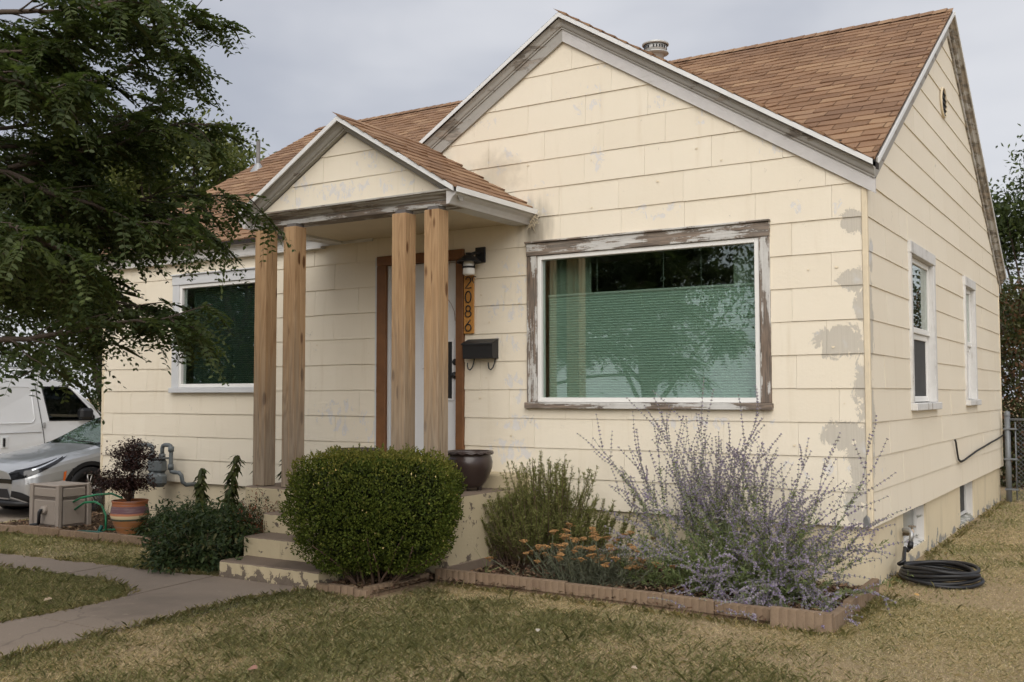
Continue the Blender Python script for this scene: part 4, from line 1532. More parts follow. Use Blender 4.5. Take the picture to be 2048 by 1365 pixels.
MT['resin'] = m_plain('taupe_resin', (0.30, 0.255, 0.215), 0.55, var=0.12, scale=5, bump=0.1, dirt=((.3, .25, .21), .35))
MT['resin_shade'] = m_plain('shaded_resin', (0.16, 0.13, 0.11), 0.6, var=0.12)  # darker copy of the resin, shade of the panel grooves put into its colour
hb = thing('hose_reel_box', 'taupe resin hose reel box with black crank by the driveway', 'hose box', (-8.77, -.85, .02))
bx0, bx1, by0, by1, bh = -9.03, -8.49, -1.15, -.72, .475
z_ = .02
build('body', B().box(bx0 + .03, bx1 - .03, by0 + .03, by1 - .03, z_ + .01, z_ + bh - .02), MT['resin'], hb)
for x in (bx0, bx1 - .055):
    for y in (by0, by1 - .055):
        build('corner_post', B().bbox(x, x + .055, y, y + .055, z_, z_ + bh + .012, .008), MT['resin'], hb)
build('lid', B().bbox(bx0 + .02, bx1 - .02, by0 + .02, by1 - .02, z_ + bh - .02, z_ + bh + .008, .01), MT['resin'], hb)
for za, zb in ((.035, .31), (.345, .445)):
    b = B().bbox(bx0 + .075, bx1 - .075, by0 + .012, by0 + .0295, z_ + za, z_ + zb, .009)
    o_ = build('front_panel', b, MT['resin'], hb)
    b = B()
    for r in ((bx0 + .058, bx0 + .072, za - .012, zb + .012), (bx1 - .072, bx1 - .058, za - .012, zb + .012), (bx0 + .072, bx1 - .072, za - .012, za - .002), (bx0 + .072, bx1 - .072, zb + .002, zb + .012)):
        b.box(r[0], r[1], by0 + .018, by0 + .0298, z_ + r[2], z_ + r[3])
    build('panel_groove', b, MT['resin_shade'], o_)
    b = B().bbox(bx1 - .0295, bx1 - .012, by0 + .075, by1 - .075, z_ + za, z_ + zb, .009)
    o_ = build('side_panel', b, MT['resin'], hb)
    b = B()
    for r in ((by0 + .058, by0 + .072, za - .012, zb + .012), (by1 - .072, by1 - .058, za - .012, zb + .012), (by0 + .072, by1 - .072, za - .012, za - .002), (by0 + .072, by1 - .072, zb + .002, zb + .012)):
        b.box(bx1 - .0298, bx1 - .018, r[0], r[1], z_ + r[2], z_ + r[3])
    build('panel_groove', b, MT['resin_shade'], o_)
ck = (-8.74, by0, z_ + .2)
cr = build('crank', B().tube([(ck[0], ck[1] + .01, ck[2]), (ck[0], ck[1] - .05, ck[2]), (ck[0] - .01, ck[1] - .055, ck[2] - .02), (ck[0] - .01, ck[1] - .06, ck[2] - .15)], .018, 10), MT['black'], hb)
build('hub', B().lathe([(0, -.03), (.045, -.03), (.05, -.01), (.05, .012)], ck, 20, 'y'), MT['resin'], cr)
build('grip', B().tube([(ck[0] - .01, ck[1] - .06, ck[2] - .15), (ck[0] - .1, ck[1] - .1, ck[2] - .165)], .017, 10), MT['black'], cr)

MT['meter'] = m_plain('grey_meter_paint', (0.12, 0.135, 0.14), 0.45, var=0.18, scale=8)
gm = thing('gas_meter', 'grey gas meter with bent pipes on the wall above the left bed', 'gas meter', (-8.0, -.18, .5))
mc = np.array((-8.02, -.2, .60))
body = B()
body.bbox(mc[0] - .13, mc[0] + .13, mc[1] - .08, mc[1] + .08, mc[2] - .16, mc[2] + .02, .05)
body.bbox(mc[0] - .12, mc[0] + .12, mc[1] - .07, mc[1] + .07, mc[2] + .0, mc[2] + .17, .035)
build('body', body, MT['meter'], gm)
build('front_cover', B().lathe([(0, -.105), (.06, -.105), (.075, -.09), (.08, -.06)], (mc[0], mc[1], mc[2] - .06), 24, 'y'), MT['meter'], gm)
build('top_plate', B().bbox(mc[0] - .135, mc[0] + .135, mc[1] - .078, mc[1] + .078, mc[2] + .165, mc[2] + .185, .006), MT['meter'], gm)
def pipe(nm, pts, r=.024):
    return build(nm, B().tube(pts, r, 12), MT['meter'], gm)
q = mc
o_ = pipe('inlet_pipe', [(q[0] - .09, q[1], q[2] + .18), (q[0] - .09, q[1], q[2] + .28), (q[0] - .1, q[1], q[2] + .31), (q[0] - .13, q[1], q[2] + .32), (q[0] - .4, q[1], q[2] + .32), (q[0] - .43, q[1], q[2] + .30), (q[0] - .44, q[1], q[2] + .2), (q[0] - .44, q[1], q[2] - .55)])
build('union_nut', B().lathe([(.035, .18), (.038, .19), (.038, .225), (.03, .23)], (q[0] - .09, q[1], q[2]), 6), MT['meter'], o_)
build('regulator', B().lathe([(0, -.09), (.06, -.09), (.095, -.05), (.1, 0), (.095, .04), (.05, .07), (0, .07)], (q[0] - .44, q[1], q[2] + .1), 24, 'y'), MT['meter'], o_)
o_ = pipe('outlet_pipe', [(q[0] + .085, q[1], q[2] + .18), (q[0] + .085, q[1], q[2] + .29), (q[0] + .1, q[1], q[2] + .32), (q[0] + .13, q[1], q[2] + .33), (q[0] + .2, q[1], q[2] + .33), (q[0] + .23, q[1], q[2] + .32), (q[0] + .24, q[1], q[2] + .28), (q[0] + .24, q[1], q[2] + .06), (q[0] + .25, q[1], q[2] + .03), (q[0] + .3, q[1], q[2] + .02), (q[0] + .38, q[1], q[2] + .02), (q[0] + .41, q[1] + .01, q[2] - .01), (q[0] + .41, q[1] + .03, q[2] - .09), (q[0] + .43, q[1] + .06, q[2] - .12), (q[0] + .44, .05, q[2] - .12)])
build('union_nut', B().lathe([(.035, .18), (.038, .19), (.038, .225), (.03, .23)], (q[0] + .085, q[1], q[2]), 6), MT['meter'], o_)
for zz in (.285, .08):
    build('fitting', B().tube([(q[0] + .24, q[1], q[2] + zz - .03), (q[0] + .24, q[1], q[2] + zz + .03)], .034, 12), MT['meter'], o_)

# green hose by the pot and a green sprinkler
MT['greenh'] = m_plain('green_hose', (0.02, 0.19, 0.085), 0.4, var=0.15)
MT['teal'] = m_plain('teal_plastic', (0.005, 0.075, 0.06), 0.4, var=0.15)
hp = [(-8.52, -.95, .3), (-8.36, -.95, .36), (-8.15, -.9, .40), (-7.95, -.86, .42), (-7.8, -.84, .38), (-7.72, -.85, .28), (-7.7, -.88, .16), (-7.75, -.95, .05), (-7.9, -1.0, .035)]
b = B().tube(hp, .012, 8)
b.tube([(-8.5, -.93, .22), (-8.3, -.95, .31), (-8.1, -.96, .33), (-7.95, -.98, .3), (-7.85, -1.0, .2), (-7.82, -1.02, .04)], .012, 8)
build('green_hose', b, MT['greenh'], None, 'bright green garden hose looping from the hose box to the striped pot', 'hose')
sp_ = build('sprinkler', B().tube([(-7.95, -1.27, .05), (-7.62, -1.2, .055)], .016, 8), MT['teal'], None, 'teal plastic sprinkler lying at the foot of the striped pot', 'sprinkler')
build('base', B().bbox(-7.82, -7.60, -1.27, -1.15, .02, .045, .008), MT['teal'], sp_)
build('spike', B().tube([(-7.7, -1.2, .04), (-7.68, -1.17, .12)], .02, 8), MT['teal'], sp_)

# ------------------------------------------------------------------ right side: hose coil, tap, cable, fence
MT['rubber'] = m_plain('black_rubber', (0.016, 0.016, 0.018), 0.42, var=0.2, bump=0.05)
MT['brass'] = m_plain('old_brass', (0.26, 0.21, 0.16), 0.45, 0.6, var=0.3)
path = []
turns = 6
for i in range(turns * 40 + 1):
    a = 2 * pi * i / 40 + pi
    k = i / 40
    rr = .272 + .025 * sin(k * 2.3) + .008 * sin(3 * a + k)
    lay_ = int(k)
    z = .02 + .021 * (k if k < 5 else 5) + .012 * sin(2 * a + k)
    path.append((.36 + rr * 1.02 * cos(a) + .012 * sin(k * 5), .70 + rr * .95 * sin(a) + .012 * cos(k * 4), max(z, .017)))
path += [(.085, .72, .15), (.06, .86, .19), (.045, .96, .22), (.055, 1.02, .19), (.07, 1.045, .215)]
ho = build('garden_hose', B().tube(path, .0155, 8), MT['rubber'], None, 'black garden hose coiled on the dry grass under the outdoor tap', 'hose')
build('hose_end', B().tube([(.07, 1.045, .21), (.075, 1.06, .26)], .024, 10), MT['rubber'], ho)
tp = thing('outdoor_tap', 'small brass outdoor tap on the foundation above the hose coil', 'tap', (.02, 1.1, .27))
build('spout', B().tube([(.075, 1.06, .26), (.08, 1.075, .33), (.06, 1.1, .35), (.0, 1.12, .35)], .018, 10), MT['galv'], tp)
build('valve_body', B().tube([(-.04, 1.28, .30), (.05, 1.22, .31), (.07, 1.14, .34)], .02, 10), MT['brass'], tp)
build('stem', B().tube([(.06, 1.2, .31), (.06, 1.2, .37)], .01, 8), MT['brass'], tp)
b = B()
for k in range(5):
    a = 2 * pi * k / 5
    b.tube([(.06, 1.2, .375), (.06 + .03 * cos(a), 1.2 + .03 * sin(a), .375)], .009, 6)
build('handle', b, MT['brass'], tp)

cp = [(.03, 3.72, 1.02), (.035, 3.74, .99), (.03, 3.86, .86), (.03, 3.92, .80), (.032, 4.05, .765), (.032, 4.3, .77), (.032, 4.8, .80), (.032, 5.3, .83), (.032, 5.7, .845), (.032, 6.1, .86), (.032, 6.6, .88), (.032, 7.2, .90), (.032, 7.9, .93)]
build('cable', B().tube(cp, .011, 6), MT['black'], None, 'thin black cable drooping along the side wall above the rear basement window', 'cable')

MT['fencem'] = m_plain('grey_fence_pipe', (0.17, 0.18, 0.19), 0.5, 0.3, var=0.2)
fn = thing('chain_link_fence', 'grey chain link fence starting at the back corner of the house', 'fence', (.3, 7.72, 0))
po = build('fence_post', B().tube([(.10, 7.70, -.1), (.10, 7.70, 1.22)], .038, 14), MT['fencem'], fn)
build('post_cap', B().lathe([(.042, 1.2), (.044, 1.225), (.035, 1.26), (0, 1.275)], (.10, 7.70, 0), 14), MT['fencem'], po)
po = build('fence_post', B().tube([(2.9, 7.70, -.1), (2.9, 7.70, 1.22)], .038, 14), MT['fencem'], fn)
build('top_rail', B().tube([(.10, 7.70, 1.15), (2.9, 7.70, 1.15)], .019, 10), MT['fencem'], fn)
build('tension_bar', B().tube([(.20, 7.69, .04), (.20, 7.69, 1.12)], .01, 6), MT['fencem'], fn)
for zz in (.18, .6, 1.02):
    build('tie', B().bbox(.05, .22, 7.655, 7.745, zz - .012, zz + .012, .003), MT['fencem'], fn)
b = B()
st = .06
for k in range(-20, 60):
    for sg in (1, -1):
        x0 = .2 + k * st
        xa, xb, za, zb = x0, x0 + sg * 1.1, .02, 1.12
        # clip to the panel
        t0, t1 = 0.0, 1.0
        for lim, s_ in ((.2, 1), (2.88, -1)):
            fa, fb = s_ * (xa - lim), s_ * (xb - lim)
            if fa < 0 and fb < 0:
                t1 = -1
                break
            if fa < 0: t0 = max(t0, fa / (fa - fb))
            if fb < 0: t1 = min(t1, fa / (fa - fb))
        if t1 > t0:
            b.tube([(xa + (xb - xa) * t0, 7.70 + .003 * sg, za + (zb - za) * t0), (xa + (xb - xa) * t1, 7.70 + .003 * sg, za + (zb - za) * t1)], .0022, 4, False)
build('wire_mesh', b, MT['fencem'], fn, kind='stuff')

# ------------------------------------------------------------------ foliage helpers
MT['leaf'] = m_leaf('leaf', .3)
MT['leaf_dark'] = m_leaf('leaf_matt', .18, .6, .25)
MT['leaf_dull'] = m_leaf('leaf_box', .22, .6, .12)
MT['stem_g'] = m_plain('grey_green_stem', (0.15, 0.165, 0.10), 0.85, var=0.3)
MT['leaf_thin'] = m_leaf('leaf_thin', .42, .55, .3)
MT['petal'] = m_leaf('petal', .25, .8, .1)
MT['bark'] = m_plain('bark', (0.075, 0.055, 0.042), 0.9, var=0.4, scale=25, bump=0.6)
MT['twig'] = m_plain('brown_twig', (0.11, 0.07, 0.048), 0.85, var=0.35, scale=30, bump=0.3)
MT['stem'] = m_plain('pale_green_stem', (0.30, 0.33, 0.23), 0.8, var=0.25)


def unit(v):
    return v / (np.linalg.norm(v, axis=-1, keepdims=True) + 1e-9)


def rnd_unit(n):
    return unit(rng.normal(size=(n, 3)))


HEX = np.array([(0, 0), (.28, .5), (.68, .42), (1, 0), (.68, -.42), (.28, -.5)])
DIA = np.array([(0, 0), (.5, .5), (1, 0), (.5, -.5)])


def leafset(P, D, N, L, Wd, Cc, shape=DIA, fold=.25, droop=0.0):
    """flat leaves: base P, direction D, face normal N; returns V, F, C"""
    n = len(P)
    D = unit(D)
    N = unit(N - D * np.sum(N * D, 1, keepdims=True))
    Sd = np.cross(D, N)
    k = len(shape)
    L = np.broadcast_to(np.asarray(L, float), (n,))[:, None]
    Wd = np.broadcast_to(np.asarray(Wd, float), (n,))[:, None]
    V = np.empty((n, k, 3))
    for i, (a, s) in enumerate(shape):
        V[:, i] = P + D * L * a + Sd * Wd * s + N * (abs(s) * fold * Wd) - N * (droop * a * a) * L
    return V.reshape(-1, 3), np.arange(n * k).reshape(n, k), np.repeat(Cc, k, 0)


def merge(sets):
    V, F, Q, o = [], [], [], 0
    for v, f, c in sets:
        V.append(v); F.append(f + o); Q.append(c)
        o += len(v)
    return np.vstack(V), np.vstack(F), np.vstack(Q)


def tint(n, a, b, jit=.15):
    t = rng.uniform(0, 1, (n, 1))
    return np.clip((np.array(a) * (1 - t) + np.array(b) * t) * rng.uniform(1 - jit, 1 + jit, (n, 1)), 0, 1)


def curve(p0, d, L, n=8, sag=0.0, wig=.03):
    """a bending stem from p0"""
    d = np.array(d, float)
    d /= np.linalg.norm(d)
    P = [np.array(p0, float)]
    st = L / n
    for i in range(n):
        d = d + np.array((random.gauss(0, wig), random.gauss(0, wig), random.gauss(0, wig) - sag / n))
        d /= np.linalg.norm(d)
        P.append(P[-1] + d * st)
    return np.array(P)


def along(P, t):
    """points and tangents at parameters t (0..1) on a polyline"""
    P = np.asarray(P)
    n = len(P) - 1
    s = np.clip(np.asarray(t) * n, 0, n - 1e-6)
    i = s.astype(int)
    f = (s - i)[:, None]
    return P[i] * (1 - f) + P[i + 1] * f, unit(P[i + 1] - P[i])


# ------------------------------------------------------------------ lawn grass
def project(X, Y, Z):
    """picture position of points, only used to keep blades where they can be seen"""
    yaw, pit = .56288, .0525
    f = np.array((-sin(yaw) * cos(pit), cos(yaw) * cos(pit), sin(pit)))
    r = np.array((cos(yaw), sin(yaw), 0))
    u = np.cross(r, f)
    d = np.stack([X - 1.8524, Y + 8.0784, Z - 1.5114], 1)
    w = d @ f
    return (d @ r) / w, (d @ u) / w, w


def lawn():
    N = 1500000
    X = np.concatenate([rng.uniform(-9.8, 4.5, N), rng.uniform(-.05, 5, N // 4)])
    Y = np.concatenate([rng.uniform(-8.0, -.2, N), rng.uniform(-1.5, 14, N // 4)])
    a, c, w = project(X, Y, X * 0)
    keep = (w > 2) & (np.abs(a) < .62) & (c > -.43)
    for poly in (WALK, BED_L, BED_H, BED_R, DRIVE):
        e = np.stack([X, Y], 1)
        keep &= ~in_poly(X + rng.normal(0, .012, len(X)), Y + rng.normal(0, .012, len(X)), poly)
    keep &= ~((X > -9.7) & (X < .06) & (Y > -.1) & (Y < 8.05))
    keep &= ~((X > -4.8) & (X < -3.0) & (Y > -2.2))
    # gaps
    dens = fbm(X, Y, 3, 1.3)
    keep &= rng.uniform(0, 1, len(X)) < np.clip(.3 + 1.2 * (dens - .25), .2, .85) * np.clip(9.5 / np.maximum(w, 5), .3, 1.2)
    X, Y, w = X[keep], Y[keep], w[keep]
    n = len(X)
    g = fbm(X, Y, 9, .9) * .75 + fbm(X, Y, 21, 3.2) * .4
    g += .20 * np.exp(-(((X + 2.3) / 1.3) ** 2 + ((Y + 2.7) / .7) ** 2))
    g += .16 * np.exp(-(((X + 5.6) / 1.5) ** 2 + ((Y + 3.3) / .8) ** 2)) + .1 * np.exp(-(((X + 8.0) / 1.6) ** 2 + ((Y + 2.0) / .5) ** 2))
    g -= .20 * np.exp(-(((X + 2.2) / 1.6) ** 2 + ((Y + 1.62) / .28) ** 2)) + .17 * np.exp(-(((X - .8) / .8) ** 2 + ((Y + .1) / 1.1) ** 2))
    g -= .12 * np.clip((X + .2) / 1.0, 0, 1) - .05
    g -= .10 * np.exp(-(((X + .1) / .8) ** 2 + ((Y + 2.0) / .4) ** 2))
    green = np.clip((g - .42) / .3, 0, 1)
    dead = rng.uniform(0, 1, n) < (.95 - .58 * green)
    cg = tint(n, (.25, .265, .12), (.46, .42, .235), .3)
    cd = tint(n, (.52, .415, .265), (.84, .70, .48), .25)
    col = np.where(dead[:, None], cd, cg)
    L = rng.uniform(.013, .037, n) * np.where(dead, .85, 1.1) * (1 + .3 * green) * np.where(rng.uniform(0, 1, n) < .02, 2.0, 1)
    az = rng.uniform(0, 2 * pi, n)
    lean = np.where(dead, rng.uniform(.85, 1.45, n), rng.uniform(.3, 1.15, n))
    D = np.stack([np.cos(az) * np.sin(lean), np.sin(az) * np.sin(lean), np.cos(lean)], 1)
    Pp = np.stack([X, Y, np.zeros(n) + rng.uniform(0, .006, n)], 1)
    wd = rng.uniform(.0014, .0028, n) * np.clip(w / 7, .9, 2.2)
    Sd = unit(np.cross(D, np.array((0, 0, 1.0))) + 1e-4)
    mid = Pp + D * (L * .55)[:, None]
    D2 = unit(D + np.stack([np.cos(az), np.sin(az), -.5 + 0 * az], 1) * .55)
    tip = mid + D2 * (L * .5)[:, None]
    tip[:, 2] = np.maximum(tip[:, 2], .004)
    V = np.stack([Pp - Sd * wd[:, None] * .5, Pp + Sd * wd[:, None] * .5, mid + Sd * wd[:, None] * .42, tip, mid - Sd * wd[:, None] * .42], 1)
    # longer blades leaning over the edges of the walk and round the edging
    ev, ec = [], []
    for line in (WALK_LOW[:7], ISL[2:13], UPPER[1:], [(-3.0, -1.5), (-.4, -1.6), (.16, -1.62), (.14, -.1)], [(.05, .3), (.05, 7.6)], EDGE_L):
        q_ = np.array(line)
        if line is EDGE_L: q_ = q_ - np.array((0, .06))
        m_ = 1100
        seg = np.linalg.norm(np.diff(q_, axis=0), axis=1)
        s_ = rng.uniform(0, seg.sum(), m_)
        cs_ = np.concatenate([[0], np.cumsum(seg)])
        i_ = np.clip(np.searchsorted(cs_, s_) - 1, 0, len(seg) - 1)
        f_ = ((s_ - cs_[i_]) / seg[i_])[:, None]
        p_ = q_[i_] * (1 - f_) + q_[i_ + 1] * f_ + rng.normal(0, .02, (m_, 2))
        k_ = vnoise(p_[:, 0], p_[:, 1], 4, 5.0) > .35
        p_ = p_[k_]
        m_ = len(p_)
        b0 = np.stack([p_[:, 0], p_[:, 1], np.zeros(m_)], 1)
        dd = unit(rng.normal(0, .6, (m_, 3)) * np.array((1, 1, 0)) + np.array((0, 0, 1.0)))
        l_ = rng.uniform(.025, .075, m_)[:, None]
        sd_ = unit(np.cross(dd, np.array((0, 0, 1.0))) + 1e-4) * rng.uniform(.0008, .0016, m_)[:, None]
        md = b0 + dd * l_ * .6
        tp2 = md + unit(dd * np.array((1.6, 1.6, .4))) * l_ * .5
        ev.append(np.stack([b0 - sd_, b0 + sd_, md + sd_ * .9, tp2, md - sd_ * .9], 1))
        ec.append(tint(m_, (.22, .23, .09), (.60, .48, .28), .3))
    V = np.concatenate([V] + ev)
    col = np.vstack([col] + ec)
    n = len(V)
    F = np.arange(n * 5).reshape(n, 5)
    print('grass', n)
    mesh_np('lawn_grass', V.reshape(-1, 3), F, MT['leaf'], col=np.repeat(col, 5, 0),
            label='short dry lawn of mixed straw and dull green blades', cat='grass', kind='stuff')


lawn()

# fallen leaves and scraps on the lawn
for i, (x, y, s_, c_, lab) in enumerate([(-2.32, -4.13, .05, (.42, .22, .17), 'pinkish dry leaf lying alone on the near lawn'), (-4.95, -3.62, .045, (.5, .38, .26), 'pale curled leaf on the grass island beside the walk'),
                                (-1.45, -2.55, .03, (.5, .45, .38), 'small pale dry leaf on the green patch of lawn'), (.35, -.1, .03, (.55, .33, .12), 'small yellow leaf on the dry grass near the house corner'),
                                (-.55, -3.0, .03, (.5, .4, .3), 'small tan leaf scrap on the lawn before the corner edging block')]):
    P = np.array([(x, y, .03)])
    v, f, c = leafset(P, np.array([(cos(i), sin(i), .25)]), np.array([(.2, -.3, 1)]), s_ * 1.4, s_, np.array([c_]), HEX, .5)
    mesh_np('fallen_leaf', v, f, MT['leaf_dark'], col=c, label=lab, cat='leaf')

# ------------------------------------------------------------------ clipped box hedge
def box_hedge():
    c0 = np.array((-3.35, -1.84, .60))
    hd = thing('box_hedge', 'rounded clipped green box hedge in front of the porch', 'hedge', (-3.4, -1.8, .03))
    ax = np.array((cos(.56), sin(.56), 0)); ay = np.array((-sin(.56), cos(.56), 0)); az = np.array((0, 0, 1.0))
    R = np.array((.63, .54, .43))
    n = 52000
    d = rnd_unit(n)
    e = 6.0
    k = (np.abs(d[:, 0]) ** e + np.abs(d[:, 1]) ** e + np.abs(d[:, 2]) ** e) ** (-1 / e)
    s = d * k[:, None]
    lump = fbm(np.arctan2(d[:, 1], d[:, 0]) * 3.2 + 9, d[:, 2] * 4.5 + 5, 5, 1.4) - .45
    dep = rng.uniform(0, 1, n) ** 1.8 * .2 + .13 * np.clip((.47 - fbm(np.arctan2(d[:, 1], d[:, 0]) * 9 + 30, d[:, 2] * 9 + 20, 8, 1.6)) / .15, 0, 1)
    rad = 1.02 + lump * .26 - dep
    taper = np.where(s[:, 2] < 0, 1 + s[:, 2] * .22, 1 - .08 * s[:, 2])
    loc = s * R * rad[:, None]
    loc[:, :2] *= taper[:, None]
    P = c0 + loc[:, :1] * ax + loc[:, 1:2] * ay + loc[:, 2:] * az
    k = ~((P[:, 2] < .44) & (P[:, 0] < -3.62) & (P[:, 1] > -1.65))
    P, d, lump, dep, s = P[k], d[k], lump[k], dep[k], s[k]
    out = unit(d[:, :1] * ax + d[:, 1:2] * ay + d[:, 2:] * az)
    n = len(P)
    D = unit(out * .7 + rnd_unit(n) * .8 + np.array((0, 0, .5)))
    N = unit(out + rnd_unit(n) * .7)
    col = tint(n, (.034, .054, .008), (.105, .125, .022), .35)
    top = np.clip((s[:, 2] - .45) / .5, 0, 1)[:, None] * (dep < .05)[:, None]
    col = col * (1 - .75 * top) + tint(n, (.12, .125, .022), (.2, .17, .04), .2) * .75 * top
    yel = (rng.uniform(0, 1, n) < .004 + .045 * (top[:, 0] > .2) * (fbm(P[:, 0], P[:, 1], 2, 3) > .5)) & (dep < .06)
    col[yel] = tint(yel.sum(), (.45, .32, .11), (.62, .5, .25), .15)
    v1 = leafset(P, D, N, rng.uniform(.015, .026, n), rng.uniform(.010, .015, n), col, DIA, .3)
    # sprigs that stand out of the top
    sp = []
    for i in range(900):
        j = random.randrange(n)
        if s[j, 2] < -.5 or dep[j] > .08 or (s[j, 2] < .5 and random.random() < .35):
            continue
        st = P[j] + out[j] * .01
        L = random.uniform(.025, .07)
        q = curve(st, out[j] + np.array((0, 0, .9)), L, 4, 0, .1)
        t = np.linspace(.1, 1, 12)
        pp, tt = along(q, t)
        DD = unit(tt + rnd_unit(12) * .9)
        sp.append(leafset(pp, DD, rnd_unit(12), .016, .010, tint(12, (.08, .11, .02), (.17, .16, .04)), DIA, .3))
    m_ = 14000                                              # leaves deep inside, coloured darker to put in the inner shade
    dd = rnd_unit(m_)
    kk = (np.abs(dd) ** e).sum(1) ** (-1 / e)
    li = dd * kk[:, None] * R * rng.uniform(.45, .84, (m_, 1))
    li[:, :2] *= np.where(li[:, 2:] < 0, .84, 1.0)
    Pi = c0 + li[:, :1] * ax + li[:, 1:2] * ay + li[:, 2:] * az
    Pi = Pi[~((Pi[:, 2] < .44) & (Pi[:, 0] < -3.62) & (Pi[:, 1] > -1.65))]
    m_ = len(Pi)
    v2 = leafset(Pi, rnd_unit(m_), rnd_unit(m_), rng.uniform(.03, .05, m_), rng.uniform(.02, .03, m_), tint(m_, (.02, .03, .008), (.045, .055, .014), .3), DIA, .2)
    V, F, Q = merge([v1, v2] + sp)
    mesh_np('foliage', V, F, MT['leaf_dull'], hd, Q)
    b = B()
    for i in range(26):
        a = random.uniform(0, 2 * pi)
        p0 = (c0[0] + .13 * cos(a), c0[1] + .13 * sin(a), .0)
        q = curve(p0, (cos(a) * random.uniform(.3, 1.4), sin(a) * random.uniform(.3, 1.4), 1.1), random.uniform(.4, .65), 5, 0, .12)
        b.tube(q, np.linspace(.012, .004, 6), 5)
    build('branches', b, MT['twig'], hd)


box_hedge()

# ------------------------------------------------------------------ rosemary
def rosemary():
    rs = thing('rosemary_bush', 'upright spiky rosemary bush against the wall right of the porch', 'shrub', (-2.62, -.55, .025))
    b = B()
    sets = []
    stems = []
    for i in range(240):
        x = random.gauss(-2.66, .3)
        dx = (x + 2.62) * 1.25 + random.gauss(0, .48)
        dy = random.gauss(-.05, .25)
        L = random.uniform(.45, .75)
        if abs(x + 2.5) < .2 and random.random() < .5:
            L = random.uniform(.8, 1.02); dx *= .4
        q = curve((x * .75 - .66, -.52 + random.gauss(0, .06), .02), (dx, dy, .8), L, 9, -.9, .07)
        stems.append(q)
    for i in range(44):                                         # low sprawling shoots to the left front
        q = curve((-2.7, -.55, .05), (random.uniform(-1.3, 1.2), random.uniform(-.9, .0), .35), random.uniform(.4, .68), 8, -1.3, .08)
        stems.append(q)
    for q in stems:
        q[:, 1] = np.minimum(q[:, 1], -.05)
        q[:, 2] = np.maximum(q[:, 2], .03)
        b.tube(q, np.linspace(.006, .0018, len(q)), 4, False)
        m_ = 190
        t = rng.uniform(.15, 1, m_)
        P, T = along(q, t)
        D = unit(T * .75 + rnd_unit(m_) * .75)
        c = tint(m_, (.10, .115, .03), (.22, .215, .075), .25)
        br = (t < .5) & (rng.uniform(0, 1, m_) < .5)
        c[br] = tint(br.sum(), (.09, .065, .035), (.16, .115, .06))
        sets.append(leafset(P, D, rnd_unit(m_), rng.uniform(.02, .036, m_), .0068, c, DIA, 0))
        # short side shoots
        for t0 in (.4, .55, .7, .85):
            p0, tt = along(q, np.array([t0]))
            s_ = curve(p0[0], tt[0] + rnd_unit(1)[0] * .7 + np.array((0, 0, .4)), random.uniform(.06, .13), 4, -.5, .08)
            P, T = along(s_, rng.uniform(0, 1, 34))
            sets.append(leafset(P, unit(T * .7 + rnd_unit(34) * .8), rnd_unit(34), rng.uniform(.018, .03, 34), .006, tint(34, (.10, .115, .03), (.22, .215, .075), .25), DIA, 0))
    V, F, Q = merge(sets)
    mesh_np('needles', V, F, MT['leaf_dark'], rs, Q)
    build('stems', b, MT['twig'], rs)


rosemary()

# ------------------------------------------------------------------ yarrow
def yarrow():
    yr = thing('yarrow_plant', 'low yarrow with flat faded orange flower heads before the rosemary', 'flowering plant', (-1.95, -.98, .025))
    b = B()
    sets = []
    heads = []
    for r0 in range(4):
        hb_ = B()
        for k in range(46):
            a, r = random.uniform(0, 2 * pi), sqrt(random.random())
            rr = r * (.9 + .2 * sin(3 * a + r0))
            x, y, z = rr * cos(a), rr * sin(a), .34 * (1 - r * r) + random.uniform(-.06, .06)
            s_ = random.uniform(.13, .2)
            hb_.add([(x - s_, y, z), (x, y - s_, z), (x + s_, y, z), (x, y + s_, z), (x, y, z + s_ * .8), (x, y, z - s_ * .9)], [(0, 1, 4), (1, 2, 4), (2, 3, 4), (3, 0, 4), (1, 0, 5), (2, 1, 5), (3, 2, 5), (0, 3, 5)])
        for k in range(9):
            a = 2 * pi * k / 9
            hb_.tube([(0, 0, -.8), (.3 * cos(a), .3 * sin(a), -.35), (.7 * cos(a), .7 * sin(a), .05)], .04, 4, False)
        heads.append(build('flower_head', hb_, MT['yarrow'], yr, origin=(0, 0, 0)))
    used = set()
    for i in range(84):
        x0, y0 = -1.95 + random.gauss(0, .17), -.95 + random.gauss(0, .12)
        d = ((x0 + 1.95) * 2.4 + random.gauss(0, .18), (y0 + .95) * 1.6 + random.gauss(-.05, .18), 1.0)
        L = random.uniform(.2, .46)
        q = curve((x0, y0, .02), d, L, 6, .12, .05)
        b.tube(q, .0028, 4, False)
        sc = random.uniform(.026, .046)
        pr = heads[i % 4]
        if i < 4:
            o_ = pr
            o_.location = tuple(q[-1] - root_loc(yr))
        else:
            o_ = inst(pr, q[-1], yr)
        o_.scale = (sc, sc, sc * .8)
        o_.rotation_euler = (random.uniform(-.3, .3), random.uniform(-.3, .3), random.uniform(0, 6))
        m_ = 46
        P, T = along(q, rng.uniform(.0, .8, m_))
        sets.append(leafset(P, unit(rnd_unit(m_) + T * .5), rnd_unit(m_), rng.uniform(.018, .045, m_), .004, tint(m_, (.075, .08, .055), (.14, .14, .095), .25), DIA, 0, .2))
    m_ = 2600
    P = np.stack([rng.normal(-1.93, .22, m_), rng.normal(-.98, .13, m_), rng.uniform(.03, .3, m_)], 1)
    sets.append(leafset(P, unit(rnd_unit(m_) + np.array((0, 0, .5))), rnd_unit(m_), rng.uniform(.03, .08, m_), .006, tint(m_, (.07, .078, .05), (.13, .135, .09), .25), DIA, 0, .25))
    V, F, Q = merge(sets)
    mesh_np('leaves', V, F, MT['leaf_dark'], yr, Q)
    build('stems', b, MT['stem_g'], yr)


